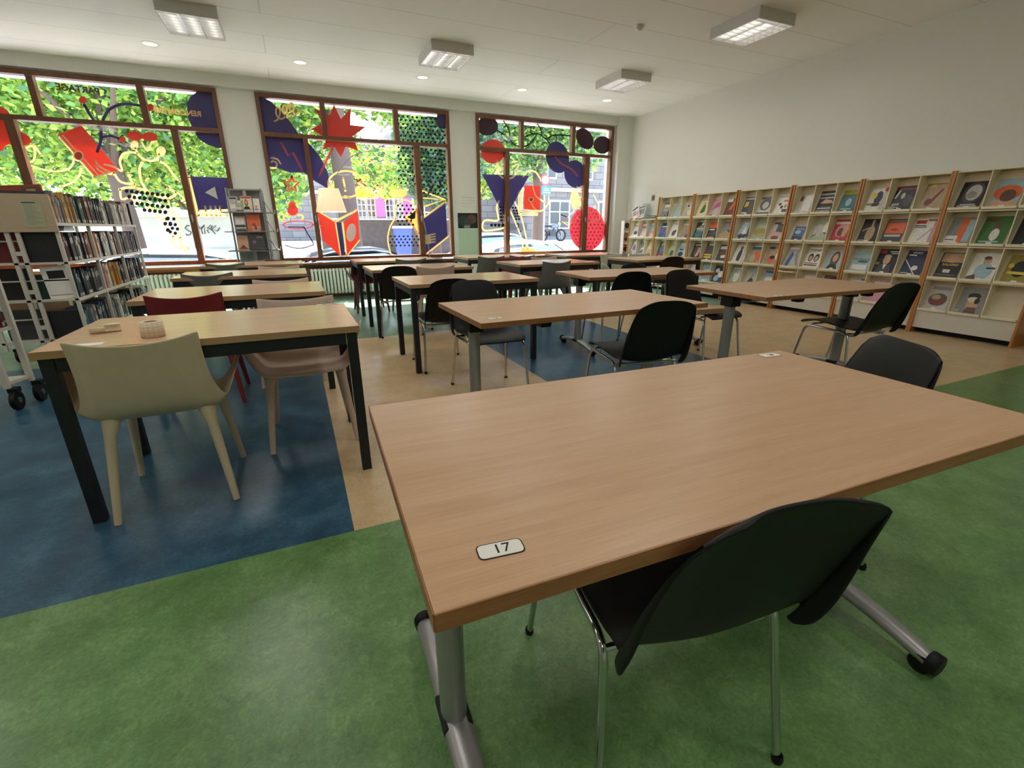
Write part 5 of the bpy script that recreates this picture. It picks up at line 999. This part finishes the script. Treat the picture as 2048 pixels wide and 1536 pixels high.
m = MB(); foliage(m, [(2.6, 20.6, 2.5, .7, .25, .25), (3.6, 20.6, 2.5, .5, .25, .2), (1.9, 20.6, 2.6, .4, .25, .4), (3.9, 20.6, 2.8, .3, .2, .3)], 500, .11, [LEAF[5], LEAF[1]], (6, 2)); tag(m.build('flower_bed'), 'yellow flowers above the lattice fence', 'flowers', kind='stuff')
m = MB(); m.tube([(1.95, 20.6, .2), (1.95, 20.6, 4.1)], .02, SIL, 8); m.prism([(1.96, 20.6, 4.0), (2.2, 20.6, 3.9), (2.25, 20.6, 2.9), (1.96, 20.6, 2.7)], (0, .02, 0), M('banner_yellow', (246, 204, 70), .6, trans=.4)); tag(m.build('banner'), 'yellow pennant on a pole behind the speech bubble sticker', 'banner')
t = thing('wheelie_bin', 'blue wheeled bin standing by the low stone wall', 'bin', (3.78, 18.4, -.12)); m = MB(); BB = M('bin_blue', (70, 84, 160), .5)
m.prism([(-.24, -.25, .45), (.24, -.25, .45), (.30, -.28, 1.30), (-.30, -.28, 1.30)], (0, .5, 0), BB); m.prism([(-.2, -.2, .1), (.2, -.2, .1), (.24, -.25, .45), (-.24, -.25, .45)], (0, .44, 0), BB); m.build('body', t)
m = MB(); m.prism([(-.33, -.31, 1.30), (.33, -.31, 1.30), (.30, -.28, 1.38), (-.30, -.28, 1.38)], (0, .58, 0), M('bin_lid', (214, 212, 208), .5)); m.build('lid', t)
for s in (-1, 1): m = MB(); m.cyl((s * .2, .2, .1), .1, .05, BLK, 'x', 18); m.build('wheel', t)
# parked cars
def car(label, x, y, z, rz, body, L=4.2, wd=1.75, roof=1.46):
    t = thing('parked_car', label, 'car', (x, y, z), rz, 'cars parked outside the windows'); BD = M('car_' + body[0], body[1], .25, .1); CG = M('car_glass', (116, 130, 136), .06, spec=.8); h = wd / 2  # glass colour lightened to stand in for reflected sky
    pr = [(-L / 2, .45, .90), (-L / 2 + .05, .80, .94), (-L * .36, .92, .96), (-L * .22, .95, .97), (.0, .96, .98), (L * .2, .96, .98), (L * .34, .90, .96), (L * .46, .74, .92), (L / 2, .50, .86)]
    m = MB(); rows = []
    for px_, zt, ws in pr:
        w_ = h * ws; rows.append([(px_, -w_ * .96, .22), (px_, -w_, .5), (px_, -w_ * .97, zt - .06), (px_, -w_ * .82, zt), (px_, 0, zt + .03), (px_, w_ * .82, zt), (px_, w_ * .97, zt - .06), (px_, w_, .5), (px_, w_ * .96, .22)])
    m.grid(rows, BD); m.add(rows[0], [tuple(range(9))], BD); m.add(rows[-1], [tuple(range(9))[::-1]], BD); m.build('body', t, sub=1)
    cab = [(-L * .42, .92, .8), (-L * .34, roof - .12, .72), (-L * .22, roof - .01, .70), (-.02, roof, .70), (L * .08, roof - .06, .70), (L * .27, .95, .82)]
    m = MB(); rows = [[(px_, -h * ws - (0 if zt < 1 else 0), zt - .06), (px_, -h * ws * .86, zt), (px_, 0, zt + .02), (px_, h * ws * .86, zt), (px_, h * ws, zt - .06)] for px_, zt, ws in cab]; m.grid(rows, BD)
    m.build('roof', t)
    for s in (-1, 1):
        g = MB(); g.add([(-L * .36, s * h * .93, .95), (-L * .31, s * h * .745, roof - .17), (L * .06, s * h * .735, roof - .12), (L * .23, s * h * .93, .95)], [(0, 1, 2, 3)], CG); g.build('side_window', t)
    g = MB(); g.add([(L * .09, -h * .64, roof - .07), (L * .09, h * .64, roof - .07), (L * .265, h * .74, .985), (L * .265, -h * .74, .985)], [(0, 1, 2, 3)], CG); g.build('windscreen', t)
    g = MB(); g.add([(-L * .35, -h * .62, roof - .14), (-L * .35, h * .62, roof - .14), (-L * .425, h * .72, .97), (-L * .425, -h * .72, .97)], [(0, 1, 2, 3)], CG); g.build('rear_window', t)
    for sx in (-.31, .31):
        for s in (-1, 1):
            m = MB(); m.cyl((L * sx, s * (h - .09), .31), .31, .19, BLK, 'y', 22); m.cyl((L * sx, s * (h - .03), .31), .2, .1, SIL, 'y', 16); m.build('wheel', t)
    for s in (-1, 1):
        m = MB(); m.box(L * .24, L * .30, s * h * .95 - .08, s * h * .95 + .08, .93, 1.05, BD); m.build('mirror', t)
car('white car parked behind the left window by the trolley', -2.7, 11.6, -.66, PI, ('white', (238, 238, 236)))
car('dark car parked behind the middle window below the book stickers', 1.7, 12.2, -.66, 0, ('charcoal', (60, 68, 78)), 4.0, 1.7, 1.40)
car('white car parked behind the striding figure of the right window', 6.05, 12.0, -.66, 0, ('pearl', (232, 232, 230)), 4.1, 1.75, 1.50)
car('silver car standing far behind the right window', 7.0, 16.3, -.45, 0, ('silver', (190, 192, 194)))
# motorcycle, road sign, house fronts
t = thing('motorcycle', 'dark motorcycle parked by the round road sign', 'motorcycle', (13.3, 24, .45), .1)
for x in (-.62, .62):
    m = MB(); rows = []
    for k in range(21):
        a = 2 * PI * k / 20; rows.append([(x + (.30 + .055 * math.cos(2 * PI * j / 8)) * math.cos(a), .055 * math.sin(2 * PI * j / 8), .33 + (.30 + .055 * math.cos(2 * PI * j / 8)) * math.sin(a)) for j in range(9)])
    m.grid(rows, BLK)
    for k in range(6): a = k * PI / 6 * 2; m.tube([(x, 0, .33), (x + .28 * math.cos(a), 0, .33 + .28 * math.sin(a))], .008, SIL, 5)
    m.build('wheel', t)
m = MB(); m.tube([(-.62, 0, .33), (-.1, 0, .4), (.3, 0, .85), (.62, .0, .33)], .035, BFR, 8); m.box(-.2, .2, -.12, .12, .3, .58, BFR); m.build('frame', t)
m = MB(); m.lathe([(.0001, -.26), (.12, -.2), (.16, 0), (.12, .2), (.0001, .26)], M('tank_grey', (90, 92, 100), .3), (.12, 0, .82), 14, Matrix.Rotation(PI / 2, 3, 'Y')); m.build('tank', t)
m = MB(); m.box(-.6, -.08, -.11, .11, .76, .86, BLK); m.build('seat', t, bev=.03)
m = MB(); m.tube([(.42, -.34, 1.08), (.36, 0, 1.02), (.42, .34, 1.08)], .015, BFR, 6); m.lathe([(.0001, -.05), (.1, 0), (.09, .08)], SIL, (.45, 0, .92), 12, Matrix.Rotation(PI / 2, 3, 'Y')); m.build('handlebar', t)
t = thing('road_sign', 'road sign post with round red-rimmed disc above a blue plate', 'road sign', (9.35, 17.6, -.25)); zs = 17.6
p = atY(1090, 360, zs); c = p - Vector((9.35, 17.6, -.25)); q = atY(1092, 381, zs) - Vector((9.35, 17.6, -.25))
m = MB(); m.tube([(c.x, .03, 0), (c.x, .03, c.z + .2)], .03, SIL, 8); m.build('post', t)
m = MB(); m.cyl((c.x, -.02, c.z), .20, .02, M('sign_red', (190, 60, 60), .5), 'y', 28); m.cyl((c.x, -.035, c.z), .15, .015, M('sign_white', (236, 230, 226), .5), 'y', 28); m.build('disc', t)
m = MB(); m.box(q.x - .21, q.x + .21, -.03, -.01, q.z - .16, q.z + .16, M('sign_blue', (70, 110, 170), .5))
for z, w_ in ((.07, .1), (.0, .12), (-.08, .15)): m.box(q.x - w_, q.x + w_, -.034, -.03, q.z + z - .015, q.z + z + .015, MC['sign_white'])
m.build('plate', t)
BS = bpy.data.materials.new('house_stone'); BS.use_nodes = True; n = BS.node_tree.nodes; l = BS.node_tree.links; b = n['Principled BSDF']; b.inputs['Roughness'].default_value = .9
tc = n.new('ShaderNodeTexCoord'); mp = n.new('ShaderNodeMapping'); mp.inputs['Rotation'].default_value = (PI / 2, 0, 0); br = n.new('ShaderNodeTexBrick'); br.inputs['Scale'].default_value = 1; br.inputs['Brick Width'].default_value = .8; br.inputs['Row Height'].default_value = .38; br.inputs['Mortar Size'].default_value = .02
br.inputs['Color1'].default_value = lin((120, 112, 106)) + (1,); br.inputs['Color2'].default_value = lin((104, 98, 94)) + (1,); br.inputs['Mortar'].default_value = lin((80, 76, 74)) + (1,)
l.new(tc.outputs['Object'], mp.inputs[0]); l.new(mp.outputs[0], br.inputs['Vector']); l.new(br.outputs[0], b.inputs['Base Color'])
def house(label, x0, x1, y, h, wins):
    t = thing('house', label, 'building', (x0, y, .3), 0, 'stone houses across the street'); m = MB(); m.box(0, x1 - x0, 0, 5, 0, h, BS); m.box(-.1, x1 - x0 + .1, -.15, 5, 3.0, 3.2, STN); m.box(-.1, x1 - x0 + .1, -.2, 5.1, h, h + .3, STN); m.build('front', t)
    for wx, wz_, w_, h_ in wins:
        f = MB(); f.box(wx - .1, wx + w_ + .1, -.06, 0, wz_ - .1, wz_ + h_ + .12, STN); f.box(wx, wx + w_, -.07, -.06, wz_, wz_ + h_, M('window_dark', (50, 52, 58), .2)); f.box(wx + w_ / 2 - .03, wx + w_ / 2 + .03, -.09, -.07, wz_, wz_ + h_, WHT); f.box(wx, wx + w_, -.09, -.07, wz_ + h_ * .6, wz_ + h_ * .6 + .05, WHT); f.build('window', t)
house('grey stone house front behind the navy discs of the right window', 13.2, 24, 27, 9, [(.8, 3.8, 1.1, 1.9), (3.4, 3.8, 1.1, 1.9), (6.0, 3.8, 1.1, 1.9), (1.6, .9, 1.3, 1.5), (5.2, 0, 1.4, 2.4)])
house('grey stone house front at the left side of the right window', 6.2, 12.8, 30, 7, [(.8, .9, 1.2, 1.5), (3.4, .9, 1.2, 1.5), (.8, 3.8, 1.1, 1.9), (3.4, 3.8, 1.1, 1.9)])
house('pale house far behind the middle window', -2, 6.0, 34, 6, [(1.5, 3.8, 1.1, 1.9), (4.5, 3.8, 1.1, 1.9)])
